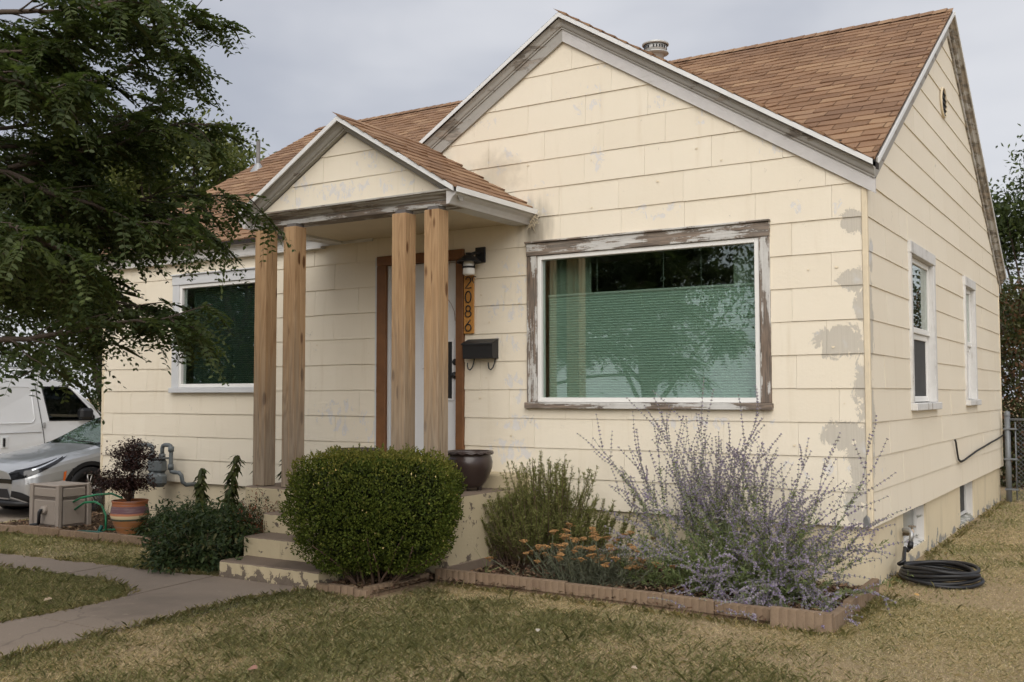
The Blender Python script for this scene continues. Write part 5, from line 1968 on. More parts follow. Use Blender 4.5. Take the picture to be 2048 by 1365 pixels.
def m_yarrow():
    m = Mat('faded_orange_flower')
    P = m.pos()
    c = m.mix(m.noise(P, 60, 3), (0.27, 0.145, 0.058), (0.38, 0.22, 0.095))
    c = m.mix(m.orand() * .6, c, (0.30, 0.17, 0.075))
    return m.done(m.bsdf(c, .9, spec=.1))


MT['yarrow'] = m_yarrow()
yarrow()

# ------------------------------------------------------------------ russian sage
def sage():
    sg = thing('russian_sage', 'tall sprawling lavender purple sage filling the right bed', 'flowering plant', (-.85, -.65, .025))
    b = B()
    leaf, flo = [], []

    def spike(q, t0, dens):
        """whorls of florets along a shoot"""
        L = np.sum(np.linalg.norm(np.diff(q, axis=0), axis=1))
        m_ = max(4, int(L * (1 - t0) / .026 * dens))
        t = np.linspace(t0, 1, m_) + rng.uniform(-.01, .01, m_)
        P, T = along(q, np.clip(t, 0, .999))
        k = 13
        P = np.repeat(P, k, 0)
        T = np.repeat(T, k, 0)
        d = rnd_unit(len(P))
        d = unit(d - T * np.sum(d * T, 1, keepdims=True) * .6)
        fade = np.repeat(1 - .55 * (t - t0) / (1 - t0 + 1e-6), k)
        sz = rng.uniform(.008, .0165, len(P)) * (.45 + .55 * fade)
        c = tint(len(P), (.27, .225, .32), (.47, .42, .50), .25)
        old = rng.uniform(0, 1, len(P)) < .3
        pur = rng.uniform(0, 1, len(P)) < .3
        c[pur] = tint(pur.sum(), (.20, .15, .32), (.36, .29, .50))
        c[old] = tint(old.sum(), (.23, .19, .22), (.34, .29, .31))
        flo.append(leafset(P + rng.normal(0, .0015, P.shape), d, rnd_unit(len(P)), sz, sz * .8, c, DIA, .2))

    def shoot(p0, d, L, sag, leafy=.5, sub=7, wig=.095):
        q = curve(p0, d, L, 10, sag, wig)
        q[:, 1] = np.where(q[:, 0] < .02, np.minimum(q[:, 1], -.03), q[:, 1])
        q[:, 2] = np.maximum(q[:, 2], .05)
        b.tube(q, np.linspace(.0045, .0014, len(q)), 4, False)
        spike(q, random.uniform(.5, .66), .9)
        m_ = int(210 * L)
        P, T = along(q, rng.uniform(.05, .72, m_))
        leaf.append(leafset(P, unit(T * .6 + rnd_unit(m_)), rnd_unit(m_), rng.uniform(.018, .045, m_), rng.uniform(.004, .009, m_), tint(m_, (.15, .185, .08), (.29, .32, .16), .22), DIA, .1, .15))
        for t0 in np.linspace(.42, .9, sub):
            pp, tt = along(q, np.array([t0 + random.uniform(-.04, .04)]))
            l2 = L * random.uniform(.14, .34)
            s_ = curve(pp[0], tt[0] + rnd_unit(1)[0] * .75 + np.array((0, 0, .25)), l2, 6, sag * .4, .05)
            s_[:, 2] = np.maximum(s_[:, 2], .05)
            b.tube(s_, .0014, 4, False)
            spike(s_, .12, .95)

    for i in range(56):                                   # upright fan
        x = random.gauss(-.95, .2)
        d = ((x + .95) * .8 + random.gauss(-.08, .22), random.gauss(-.05, .14), 1.0)
        shoot((x, random.gauss(-.52, .09), .03), d, random.uniform(.75, 1.18) if random.random() < .8 else random.uniform(1.2, 1.45), .05)
    for i in range(34):                                   # leaning to the right
        x = random.gauss(-.75, .15)
        shoot((x, random.gauss(-.58, .08), .03), (random.uniform(.2, .8), random.gauss(-.12, .22), .85), random.uniform(.6, 1.05), .55)
    for i in range(6):                                   # leaning to the left over the yarrow
        shoot((random.gauss(-1.1, .1), random.gauss(-.6, .08), .03), (random.uniform(-.95, -.3), random.gauss(-.25, .2), .8), random.uniform(.65, 1.0), .55)
    for i in range(62):                                   # flopped to the front and right
        x = random.gauss(-.65, .22)
        shoot((x, random.gauss(-.65, .1), .03), (random.uniform(-.45, .85), random.uniform(-.95, -.25), random.uniform(.25, .6)), random.uniform(.5, .95), .75, sub=4)
    for q in np.linspace(0, 1, 130):                       # leafy undergrowth
        x = random.gauss(-.95, .33)
        s_ = curve((x, random.gauss(-.62, .14), .02), (random.gauss(0, .5), random.gauss(-.3, .4), .8), random.uniform(.25, .72), 6, .3, .08)
        P, T = along(s_, rng.uniform(0.1, 1, 70))
        leaf.append(leafset(P, unit(T * .5 + rnd_unit(70)), rnd_unit(70), rng.uniform(.025, .055, 70), rng.uniform(.006, .012, 70), tint(70, (.12, .16, .055), (.23, .27, .115), .2), DIA, .1, .15))
    V, F, Q = merge(leaf)
    mesh_np('leaves', V, F, MT['leaf'], sg, Q)
    V, F, Q = merge(flo)
    print('sage florets', len(F))
    mesh_np('flowers', V, F, MT['petal'], sg, Q)
    build('stems', b, MT['stem'], sg)


sage()

# grassy weed by the porch wall
def tuft(name, label, cat, p0, n, L, colr, mat='leaf_dark', spread=.5, w=.006):
    sets = []
    for i in range(n):
        q = curve(p0, (random.gauss(0, spread), random.gauss(0, spread), 1), L * random.uniform(.6, 1), 5, .5, .08)
        T = unit(np.gradient(q, axis=0))
        S_d = unit(np.cross(T, np.array((.3, 1, .1))))
        ww = np.linspace(w, .001, len(q))[:, None] * .5
        V = np.stack([q - S_d * ww, q + S_d * ww], 1).reshape(-1, 3)
        F = np.array([(2 * k, 2 * k + 1, 2 * k + 3, 2 * k + 2) for k in range(len(q) - 1)])
        sets.append((V, F, np.repeat(tint(1, *colr), len(V), 0)))
    V, F, Q = merge(sets)
    return mesh_np(name, V, F, MT[mat], col=Q, label=label, cat=cat)


tuft('grass_weed', 'single green grassy weed growing from the mulch beside the porch wall', 'weed', (-2.84, -1.05, .03), 6, .26, ((.16, .2, .08), (.2, .24, .1)), spread=.25)

# ------------------------------------------------------------------ left bed plants
def mound(name, label, cat, c, R, n, Ls, Ws, ca, cb, shape=HEX, spots=None, zmin=.03, mat='leaf', droop=.3):
    o_ = thing(name, label, cat, (c[0], c[1], .02))
    d = rnd_unit(n)
    d[:, 2] = np.abs(d[:, 2])
    lump = .78 + 1.1 * (fbm(np.arctan2(d[:, 1], d[:, 0]) * 2.2 + 11, d[:, 2] * 4 + 3, int(abs(c[0]) * 10), 1.9) - .40)
    rad = lump * (1 - rng.uniform(0, 1, n) ** 2 * .45)
    P = np.array((c[0], c[1], .03)) + d * np.array(R) * rad[:, None]
    P[:, 2] = np.maximum(P[:, 2], zmin)
    D = unit(d * np.array((1, 1, .3)) + rnd_unit(n) * .8)
    N = unit(np.array((0, 0, 1.0)) + rnd_unit(n) * .6 + d * .4)
    col = tint(n, ca, cb, .3)
    if spots:
        k = rng.uniform(0, 1, n) < spots[0]
        col[k] = tint(k.sum(), spots[1], spots[2])
    V, F, Q = leafset(P, D, N, rng.uniform(Ls * .6, Ls * 1.2, n), rng.uniform(Ws * .7, Ws * 1.2, n), col, shape, .2, droop)
    mesh_np('foliage', V, F, MT[mat], o_, Q)
    b = B()
    for i in range(14):
        a = random.uniform(0, 2 * pi)
        b.tube(curve((c[0] + .05 * cos(a), c[1] + .05 * sin(a), .0), (cos(a) * R[0], sin(a) * R[1], R[2]), max(R) * .75, 5, 0, .1), np.linspace(.006, .002, 6), 4)
    build('stems', b, MT['twig'], o_)
    return o_


mound('leafy_shrub', 'dark bluish green leafy shrub spilling over the walk left of the steps', 'shrub', (-5.30, -1.82, 0), (.60, .52, .48), 6500, .06, .02, (.022, .042, .014), (.065, .09, .03), spots=(.12, (.09, .10, .035), (.13, .12, .05)))
mound('leafy_shrub', 'low dark green leafy shrub in the middle of the left bed behind the edging', 'shrub', (-6.15, -.98, 0), (.75, .42, .36), 5200, .055, .02, (.022, .04, .014), (.05, .075, .028))
mound('leafy_shrub', 'dark green leafy shrub right beside the striped pot', 'shrub', (-6.92, -.85, 0), (.42, .4, .34), 2600, .055, .02, (.022, .04, .014), (.055, .08, .03))
mound('leafy_shrub', 'loose dark green shrub between the steps and the drooping stalks', 'shrub', (-5.55, -1.15, 0), (.5, .4, .34), 2600, .055, .019, (.022, .042, .014), (.06, .085, .03))
mound('nandina_shrub', 'small green shrub with red tinted leaves beside the porch steps', 'shrub', (-5.0, -1.5, 0), (.30, .30, .60), 2600, .04, .011, (.03, .045, .016), (.07, .07, .03), DIA, (.32, (.15, .035, .016), (.26, .075, .035)))
mound('ground_cover', 'low green ground cover against the foundation left of the porch', 'plant', (-5.9, -.35, 0), (.9, .3, .42), 4200, .05, .018, (.025, .042, .014), (.06, .08, .03))


def stalk(c, h, label):
    o_ = thing('leafy_stalk', label, 'plant', (c[0], c[1], .02), 'leafy stalks in the left bed')
    q = curve((c[0], c[1], .02), (random.gauss(0, .05), random.gauss(0, .05), 1), h, 6, 0, .04)
    build('stem', B().tube(q, np.linspace(.008, .004, 7), 6), MT['twig'], o_)
    sets = []
    for k in range(15):
        t = .25 + .75 * k / 14
        pp, tt = along(q, np.array([min(t, .999)]))
        m_ = 9
        az = rng.uniform(0, 2 * pi, m_)
        D = np.stack([np.cos(az), np.sin(az), rng.uniform(-.9, .1, m_)], 1)
        sets.append(leafset(np.repeat(pp, m_, 0), D, np.stack([np.cos(az), np.sin(az), 1 + 0 * az], 1), rng.uniform(.10, .18, m_) * (1.25 - .6 * t), rng.uniform(.035, .06, m_) * (1.2 - .5 * t), tint(m_, (.035, .05, .014), (.085, .09, .028), .25), HEX, .25, .45))
    V, F, Q = merge(sets)
    mesh_np('leaves', V, F, MT['leaf'], o_, Q)


for (x, y, h, lab) in ((-6.85, -.5, .70, 'shortest drooping leafy stalk, nearest the gas meter'), (-6.5, -.5, .86, 'broad drooping leafy stalk second from the gas meter'),
                       (-6.05, -.42, 1.0, 'tallest drooping leafy stalk in the left bed'), (-5.7, -.4, .84, 'drooping leafy stalk second from the porch slab'), (-5.22, -1.42 + 1.0, .76, 'drooping leafy stalk right behind the corner of the porch slab')):
    stalk((x, y), h, lab)


def purple_plant():
    o_ = thing('purple_plant', 'dark purple leaved bush growing in the striped terracotta pot', 'shrub', (-7.42, -1.02, .38))
    b = B()
    sets = []
    base = np.array((-7.44, -1.02, .37))
    tips = [(-.30, -.02, .18), (-.22, .1, .3), (-.12, -.1, .46), (.0, .05, .56), (.02, -.05, .44), (.12, .0, .34), (.16, -.05, .2), (.05, -.18, .14), (-.14, -.18, .12), (-.32, .12, .1), (.18, .02, .08), (.1, .15, .42), (-.06, .14, .5), (-.2, -.05, .08), (.14, -.14, .05)]
    for t in tips:
        q = curve(base, np.array(t) + np.array((0, 0, .15)), np.linalg.norm(t) + .05, 6, .1, .05)
        b.tube(q, np.linspace(.008, .003, 7), 5)
        m_ = 420
        P = q[-1] + rng.normal(0, 1, (m_, 3)) * np.array((.082, .082, .03))
        D = unit(rnd_unit(m_) * np.array((1, 1, .45)))
        sets.append(leafset(P, D, unit(rnd_unit(m_) * .5 + np.array((0, 0, 1))), rng.uniform(.02, .04, m_), rng.uniform(.012, .02, m_), tint(m_, (.018, .009, .008), (.055, .024, .018), .3), HEX, .2, .2))
    V, F, Q = merge(sets)
    mesh_np('leaves', V, F, MT['leaf_dark'], o_, Q)
    build('stems', b, MT['twig'], o_)


purple_plant()
tuft('dry_weed', 'dry brown weed stalks standing between hose box and striped pot', 'weed', (-7.93, -.95, .02), 40, .75, ((.14, .10, .06), (.24, .17, .10)), spread=.14, w=.008)

# ------------------------------------------------------------------ the locust tree in front
LIMBS = [
    [(-4.72, -5.01, 3.55), (-4.04, -4.59, 3.62), (-3.71, -4.38, 3.68), (-3.51, -4.14, 3.8), (-3.31, -3.9, 3.81), (-3.17, -3.81, 3.86)],
    [(-5.36, -4.7, 3.47), (-4.46, -4.13, 3.46), (-4.14, -3.82, 3.67), (-3.93, -3.59, 3.84), (-3.76, -3.48, 3.84)],
    [(-4.08, -5.31, 3.51), (-3.47, -4.94, 3.6), (-3.28, -4.7, 3.66), (-3.13, -4.49, 3.74), (-3.06, -4.34, 3.83)],
    [(-4.53, -5.07, 2.68), (-3.89, -4.56, 2.85), (-3.68, -4.31, 2.94), (-3.55, -4.12, 3.02), (-3.42, -3.82, 3.19), (-3.26, -3.6, 3.24)],
    [(-4.95, -4.88, 2.92), (-4.26, -4.44, 2.86), (-4.03, -4.17, 2.79), (-3.77, -3.89, 2.75), (-3.57, -3.53, 2.81), (-3.32, -3.14, 2.87)],
    [(-4.31, -5.18, 2.82), (-3.68, -4.78, 2.76), (-3.47, -4.64, 2.65), (-3.37, -4.45, 2.61), (-3.29, -4.17, 2.53), (-3.22, -3.89, 2.62)],
    [(-4.13, -5.23, 1.78), (-3.62, -4.79, 1.84), (-3.47, -4.58, 1.86), (-3.35, -4.28, 1.95), (-3.26, -3.99, 2.0), (-3.19, -3.83, 1.98)],
    [(-4.75, -4.95, 2.33), (-4.08, -4.53, 2.33), (-3.79, -4.22, 2.22), (-3.7, -3.92, 2.14), (-3.56, -3.72, 2.12)],
    [(-3.91, -5.35, 1.96), (-3.32, -4.98, 1.98), (-3.19, -4.77, 1.94), (-3.1, -4.59, 1.78), (-3.08, -4.46, 1.7)],
    [(-5.79, -4.49, 3.38), (-5.01, -4.0, 3.41), (-4.71, -3.58, 3.52), (-4.42, -3.29, 3.61), (-4.28, -3.09, 3.9)],
    [(-5.38, -4.66, 2.57), (-4.65, -4.2, 2.61), (-4.37, -3.79, 2.67), (-4.05, -3.47, 2.73), (-3.85, -3.1, 2.65)],
    [(-5.61, -4.54, 2.29), (-4.85, -4.07, 2.26), (-4.68, -3.72, 2.18), (-4.54, -3.5, 2.04)],
    [(-5.02, -4.89, 4.22), (-4.32, -4.44, 4.22), (-4.0, -4.13, 4.33), (-3.75, -3.74, 4.35)],
    [(-3.68, -5.47, 2.43), (-3.12, -5.11, 2.4), (-2.95, -5.0, 2.32), (-2.87, -4.82, 2.21)],
    [(-3.77, -5.45, 3.15), (-3.32, -5.17, 3.17), (-3.16, -4.94, 3.12), (-3.02, -4.74, 3.13)],
    [(-5.19, -4.73, 2.1), (-4.47, -4.28, 2.12), (-4.29, -4.05, 2.15), (-4.12, -3.84, 2.25)],
    [(-5.16, -4.79, 3.13), (-4.44, -4.34, 3.13), (-4.2, -4.07, 3.18), (-4.01, -3.83, 3.24), (-3.87, -3.62, 3.17)],
    [(-4.48, -5.14, 4.28), (-3.83, -4.74, 4.34), (-3.51, -4.3, 4.4), (-3.2, -3.87, 4.37)],
]


def smooth_path(P, n=18):
    P = np.array(P)
    t = np.linspace(0, len(P) - 1, n)
    out = []
    for s in t:
        i = min(int(s), len(P) - 2)
        f = s - i
        p0, p1, p2, p3 = P[max(i - 1, 0)], P[i], P[i + 1], P[min(i + 2, len(P) - 1)]
        out.append(.5 * (2 * p1 + (p2 - p0) * f + (2 * p0 - 5 * p1 + 4 * p2 - p3) * f * f + (3 * p1 - p0 - 3 * p2 + p3) * f ** 3))
    return np.array(out)


def fronds(P, D, L, npair, la, lb, cset):
    """compound leaves: rachis from P along D, npair pairs of leaflets"""
    n = len(P)
    D = unit(D)
    side = unit(np.cross(D, np.array((0, 0, 1.0))) + rng.normal(0, .25, (n, 3)))
    up = unit(np.cross(side, D))
    sets = []
    base_c = tint(n, cset[0], cset[1], .25)
    for k in range(npair):
        t = .12 + .86 * k / (npair - 1)
        pos = P + D * (L * t)[:, None] - np.array((0, 0, 1.0)) * (L * .42 * t * t)[:, None]
        for s_ in (-1, 1):
            dd = unit(side * s_ + D * .35 + rng.normal(0, .16, (n, 3)) - up * rng.uniform(-.1, .5, (n, 1)))
            taper = 1 - .45 * abs(t - .45)
            sets.append(leafset(pos, dd, unit(up + rng.normal(0, .3, (n, 3))), la * taper * rng.uniform(.8, 1.15, n), lb * taper * rng.uniform(.85, 1.15, n), base_c * rng.uniform(.85, 1.15, (n, 1)), HEX, .15, .1))
    # rachis as a thin ribbon
    e = P + D * L[:, None] - np.array((0, 0, 1.0)) * (L * .42)[:, None]
    w = side * .0014
    mid = P + D * (L * .5)[:, None] - np.array((0, 0, 1.0)) * (L * .105)[:, None]
    V = np.stack([P - w, P + w, mid + w, e + w * .5, e - w * .5, mid - w], 1).reshape(-1, 3)
    sets.append((V, np.arange(n * 6).reshape(n, 6), np.repeat(np.tile(np.array((.11, .12, .05)), (n, 1)), 6, 0)))
    return sets


def locust():
    tr = thing('locust_tree', 'locust tree on the left with drooping feathery compound leaves', 'tree', (-6.7, -5.9, 0))
    trunk = np.array([(-6.7, -5.9, -.1), (-6.68, -5.88, .6), (-6.6, -5.85, 1.3), (-6.55, -5.8, 2.1), (-6.5, -5.75, 3.2), (-6.4, -5.7, 4.4), (-6.3, -5.6, 5.6)])
    build('trunk', B().tube(smooth_path(trunk, 16), np.linspace(.19, .08, 16), 14), MT['bark'], tr)
    b = B()
    bp, bd, bl = [], [], []

    def dress(q, dens, l0=.17, l1=.27):
        m_ = max(2, int(dens))
        t = np.sort(rng.uniform(.1, 1, m_))
        P, T = along(q, np.minimum(t, .999))
        sd = unit(np.cross(T, np.array((0, 0, 1.0)))) * np.where(np.arange(m_) % 2, 1, -1)[:, None]
        bp.append(P)
        bd.append(unit(T * .75 + sd * .75 + rng.normal(0, .22, (m_, 3)) + np.array((0, 0, -.05))))
        bl.append(rng.uniform(l0, l1, m_))

    more = []
    for lm_ in LIMBS:
        k = np.array(lm_)
        more.append([tuple(q_) for q_ in k[:-1] + rng.normal(0, .16, 3) + np.array((-.25, -.05, 0))])
    for li, lm_ in enumerate([q_ for i_, q_ in enumerate(LIMBS) if i_ != 8] + more[0:6] + more[9:11] + more[16:17]):
        start = np.array(lm_[0])
        j = trunk[2] + (trunk[6] - trunk[2]) * np.clip((start[2] - 1.5) / 4.3, .0, .95)
        q = smooth_path([tuple(j), tuple((j + start) / 2 + np.array((0, 0, .1)))] + lm_, 26)
        q = q + np.cumsum(rng.normal(0, .006, q.shape), 0)
        b.tube(q, np.linspace(.026, .004, 26), 7)
        for t0 in np.linspace(.32, .98, 24):
            pp, tt = along(q, np.array([min(t0 + random.uniform(-.01, .01), .995)]))
            s_ = 1 if random.random() < .5 else -1
            sd = unit(np.cross(tt[0], np.array((0, 0, 1.0)))) * s_
            L = random.uniform(.22, .5) * (1.15 - .55 * t0)
            d = tt[0] * .7 + sd * random.uniform(.5, .9) + np.array((0, 0, random.uniform(-.6, .55)))
            sub = curve(pp[0], d, L, 6, .25, .08)
            b.tube(sub, np.linspace(.006, .002, 7), 5, False)
            dress(sub, 5 + 10 * L)
        dress(q[15:], 14)
    P, D, L = np.vstack(bp), np.vstack(bd), np.concatenate(bl)
    print('fronds', len(P))
    V, F, Q = merge_mixed(fronds(P, D, L, 8, .048, .0225, ((.036, .056, .018), (.085, .108, .036))))
    mesh_np('crown', V, F, MT['leaf_thin'], tr, Q)
    build('branches', b, MT['bark'], tr)


def merge_mixed(sets):
    return merge(sets)


locust()

# ------------------------------------------------------------------ trees behind
def tree(name, label, base, h, crown, n, ls, ca, cb, trunk_r=.16, group=None, spots=None, cat='tree', mat='leaf', clumps=26, zlow=.3):
    """crown: (rx, ry, rz) about the point at h; leaves gather in clumps round branch ends"""
    o_ = thing(name, label, cat, (base[0], base[1], 0), group)
    c = np.array((base[0], base[1], h))
    b = B()
    tp_ = smooth_path([(base[0], base[1], -.2), (base[0] + random.gauss(0, .1), base[1] + random.gauss(0, .1), h * .4), (base[0] + random.gauss(0, .2), base[1] + random.gauss(0, .2), h)], 9)
    if trunk_r:
        build('trunk', B().tube(tp_, np.linspace(trunk_r, trunk_r * .35, 9), 10), MT['bark'], o_)
    sets = []
    for k in range(clumps):
        d = rnd_unit(1)[0] * np.array(crown) * random.uniform(.35, 1.0) ** .6
        p = c + d
        p[2] = max(p[2], zlow)
        f_ = random.uniform(.25, .85)
        st = tp_[min(8, int(f_ * 8))]
        if trunk_r:
            b.tube(smooth_path([st, (st + p) / 2 + np.array((0, 0, .15)), p], 7), np.linspace(trunk_r * .3, .01, 7), 5, False)
        m_ = n // clumps
        P = p + rng.normal(0, 1, (m_, 3)) * np.array(crown) * .21 * np.array((1, 1, .75))
        P[:, 2] = np.maximum(P[:, 2], .05)
        col = tint(m_, ca, cb, .3) * random.uniform(.8, 1.2)
        if spots:
            kk = rng.uniform(0, 1, m_) < spots[0]
            col[kk] = tint(kk.sum(), spots[1], spots[2], .2)
        D = unit(rnd_unit(m_) + np.array((0, 0, -.35)))
        sets.append(leafset(P, D, unit(rnd_unit(m_) + np.array((0, 0, .8))), rng.uniform(ls * .7, ls * 1.3, m_), rng.uniform(ls * .35, ls * .55, m_), col, DIA, .15, .1))
    V, F, Q = merge(sets)
    mesh_np('crown', V, F, MT[mat], o_, Q)
    if trunk_r:
        build('branches', b, MT['bark'], o_)
    return o_


DG = ((.022, .036, .012), (.06, .08, .026))
tree('background_tree', 'green tree rising beyond the chain link fence at the right edge', (.1, 16.2), 4.3, (1.7, 1.7, 2.1), 26000, .12, (.035, .055, .016), (.085, .11, .035), trunk_r=.14)
tree('ivy_thicket', 'tall brownish green thicket behind the chain link fence', (.9, 11.6), 1.9, (1.35, .8, 2.0), 17000, .085, (.035, .04, .014), (.09, .075, .03), trunk_r=.05, spots=(.3, (.10, .05, .025), (.17, .085, .04)), cat='thicket', clumps=40)
tree('ivy_thicket', 'brown and green thicket just past the house corner behind the fence post', (.05, 10.4), 1.7, (.75, .7, 1.75), 11000, .085, (.035, .045, .014), (.08, .08, .03), trunk_r=.04, spots=(.25, (.10, .05, .025), (.17, .085, .04)), cat='thicket', clumps=40)
tree('ivy_thicket', 'dark thicket at the far right of the chain link fence', (2.9, 11.2), 1.7, (1.4, .9, 2.0), 12000, .1, *DG, trunk_r=.05, cat='thicket', clumps=40)
tree('background_tree', 'dark tree well to the right beyond the fence, past the thicket', (4.2, 14.5), 4.0, (2.2, 2.0, 2.6), 12000, .12, *DG, trunk_r=.16)
tree('background_tree', 'yellow green tree with long leaves standing left of the house', (-13.2, 4.4), 5.3, (1.35, 1.5, 1.2), 11000, .13, (.07, .09, .02), (.15, .16, .045), trunk_r=.12)
tree('background_tree', 'dark tree with a bare trunk right behind the white van', (-20.6, 8.3), 5.0, (2.6, 2.4, 3.0), 13000, .16, *DG, trunk_r=.16)
tree('background_tree', 'dark bushy tree far behind the van at the left edge', (-25.5, 7.0), 4.4, (3.4, 3.2, 3.8), 13000, .2, *DG, trunk_r=.2)
tree('background_tree', 'distant dark tree between the van and the house', (-17.2, 10.5), 4.0, (2.2, 2.2, 3.0), 11000, .16, *DG, trunk_r=.15)
tree('hedge_shrub', 'dense dark shrub filling the gap behind the van windscreen', (-18.6, 8.0), 1.0, (1.6, 1.4, 1.2), 8000, .11, *DG, trunk_r=0, cat='shrub')
tree('hedge_shrub', 'dense dark shrub behind the rear of the white van', (-22.0, 5.0), 1.1, (2.6, 1.2, 1.5), 8000, .13, *DG, trunk_r=0, cat='shrub')
tree('street_tree', 'dark street tree mirrored in the left bedroom window', (-17.0, -9.5), 3.9, (3.2, 3.4, 3.4), 12000, .2, *DG, trunk_r=.2)
tree('street_tree', 'far street tree mirrored behind the nearer one in the bedroom window', (-25.0, -13.5), 5.0, (4.5, 4.5, 4.6), 12000, .26, *DG, trunk_r=.25)
# street trees behind the camera, seen mirrored in the windows
tree('street_tree', 'large street tree mirrored in the picture window', (-8.6, -14.5), 5.9, (3.4, 3.0, 2.9), 15000, .17, *DG, trunk_r=.22)
tree('street_tree', 'second street tree mirrored darkly in the upper picture window', (-14.5, -19), 6.4, (4.4, 4.0, 3.8), 15000, .22, *DG, trunk_r=.28)

# ------------------------------------------------------------------ vehicles
GZV = -.165
MT['silver'] = m_plain('silver_car_paint', (0.50, 0.51, 0.52), 0.28, 0.75, var=0.03, bump=0.0, coat=.8)
MT['vanw'] = m_plain('white_van_paint', (0.70, 0.71, 0.72), 0.35, var=0.04, bump=0.0, coat=.5, scale=3)
MT['plast'] = m_plain('black_trim_plastic', (0.012, 0.012, 0.013), 0.45, var=0.2, bump=0.0)
MT['gloss'] = m_plain('gloss_black', (0.008, 0.008, 0.009), 0.08, var=0.1, bump=0.0, spec=.6)
MT['tyre'] = m_plain('tyre_rubber', (0.014, 0.014, 0.015), 0.8, var=0.2)
MT['alloy'] = m_plain('machined_alloy', (0.55, 0.54, 0.52), 0.3, 0.9, var=0.05, bump=0.0)
MT['autoglass'] = m_glass('car_glass', (0.42, 0.52, 0.47), gain=.8)
MT['darkglass'] = m_glass('van_tinted_glass', (0.10, 0.11, 0.12))
MT['amber'] = m_plain('amber_marker', (0.55, 0.12, 0.02), 0.3, var=0.05, bump=0.0)
MT['lamp'] = m_plain('lamp_chrome', (0.55, 0.57, 0.6), 0.15, 0.6, var=0.05, bump=0.0)


def spline(xs, ys):
    xs, ys = np.array(xs, float), np.array(ys, float)
    m = np.gradient(ys, xs)

    def f(x):
        x = np.clip(x, xs[0], xs[-1])
        i = np.clip(np.searchsorted(xs, x) - 1, 0, len(xs) - 2)
        h = xs[i + 1] - xs[i]
        t = (x - xs[i]) / h
        return (ys[i] * (1 + 2 * t) * (1 - t) ** 2 + m[i] * h * t * (1 - t) ** 2 + ys[i + 1] * t * t * (3 - 2 * t) + m[i + 1] * h * t * t * (t - 1))
    return f


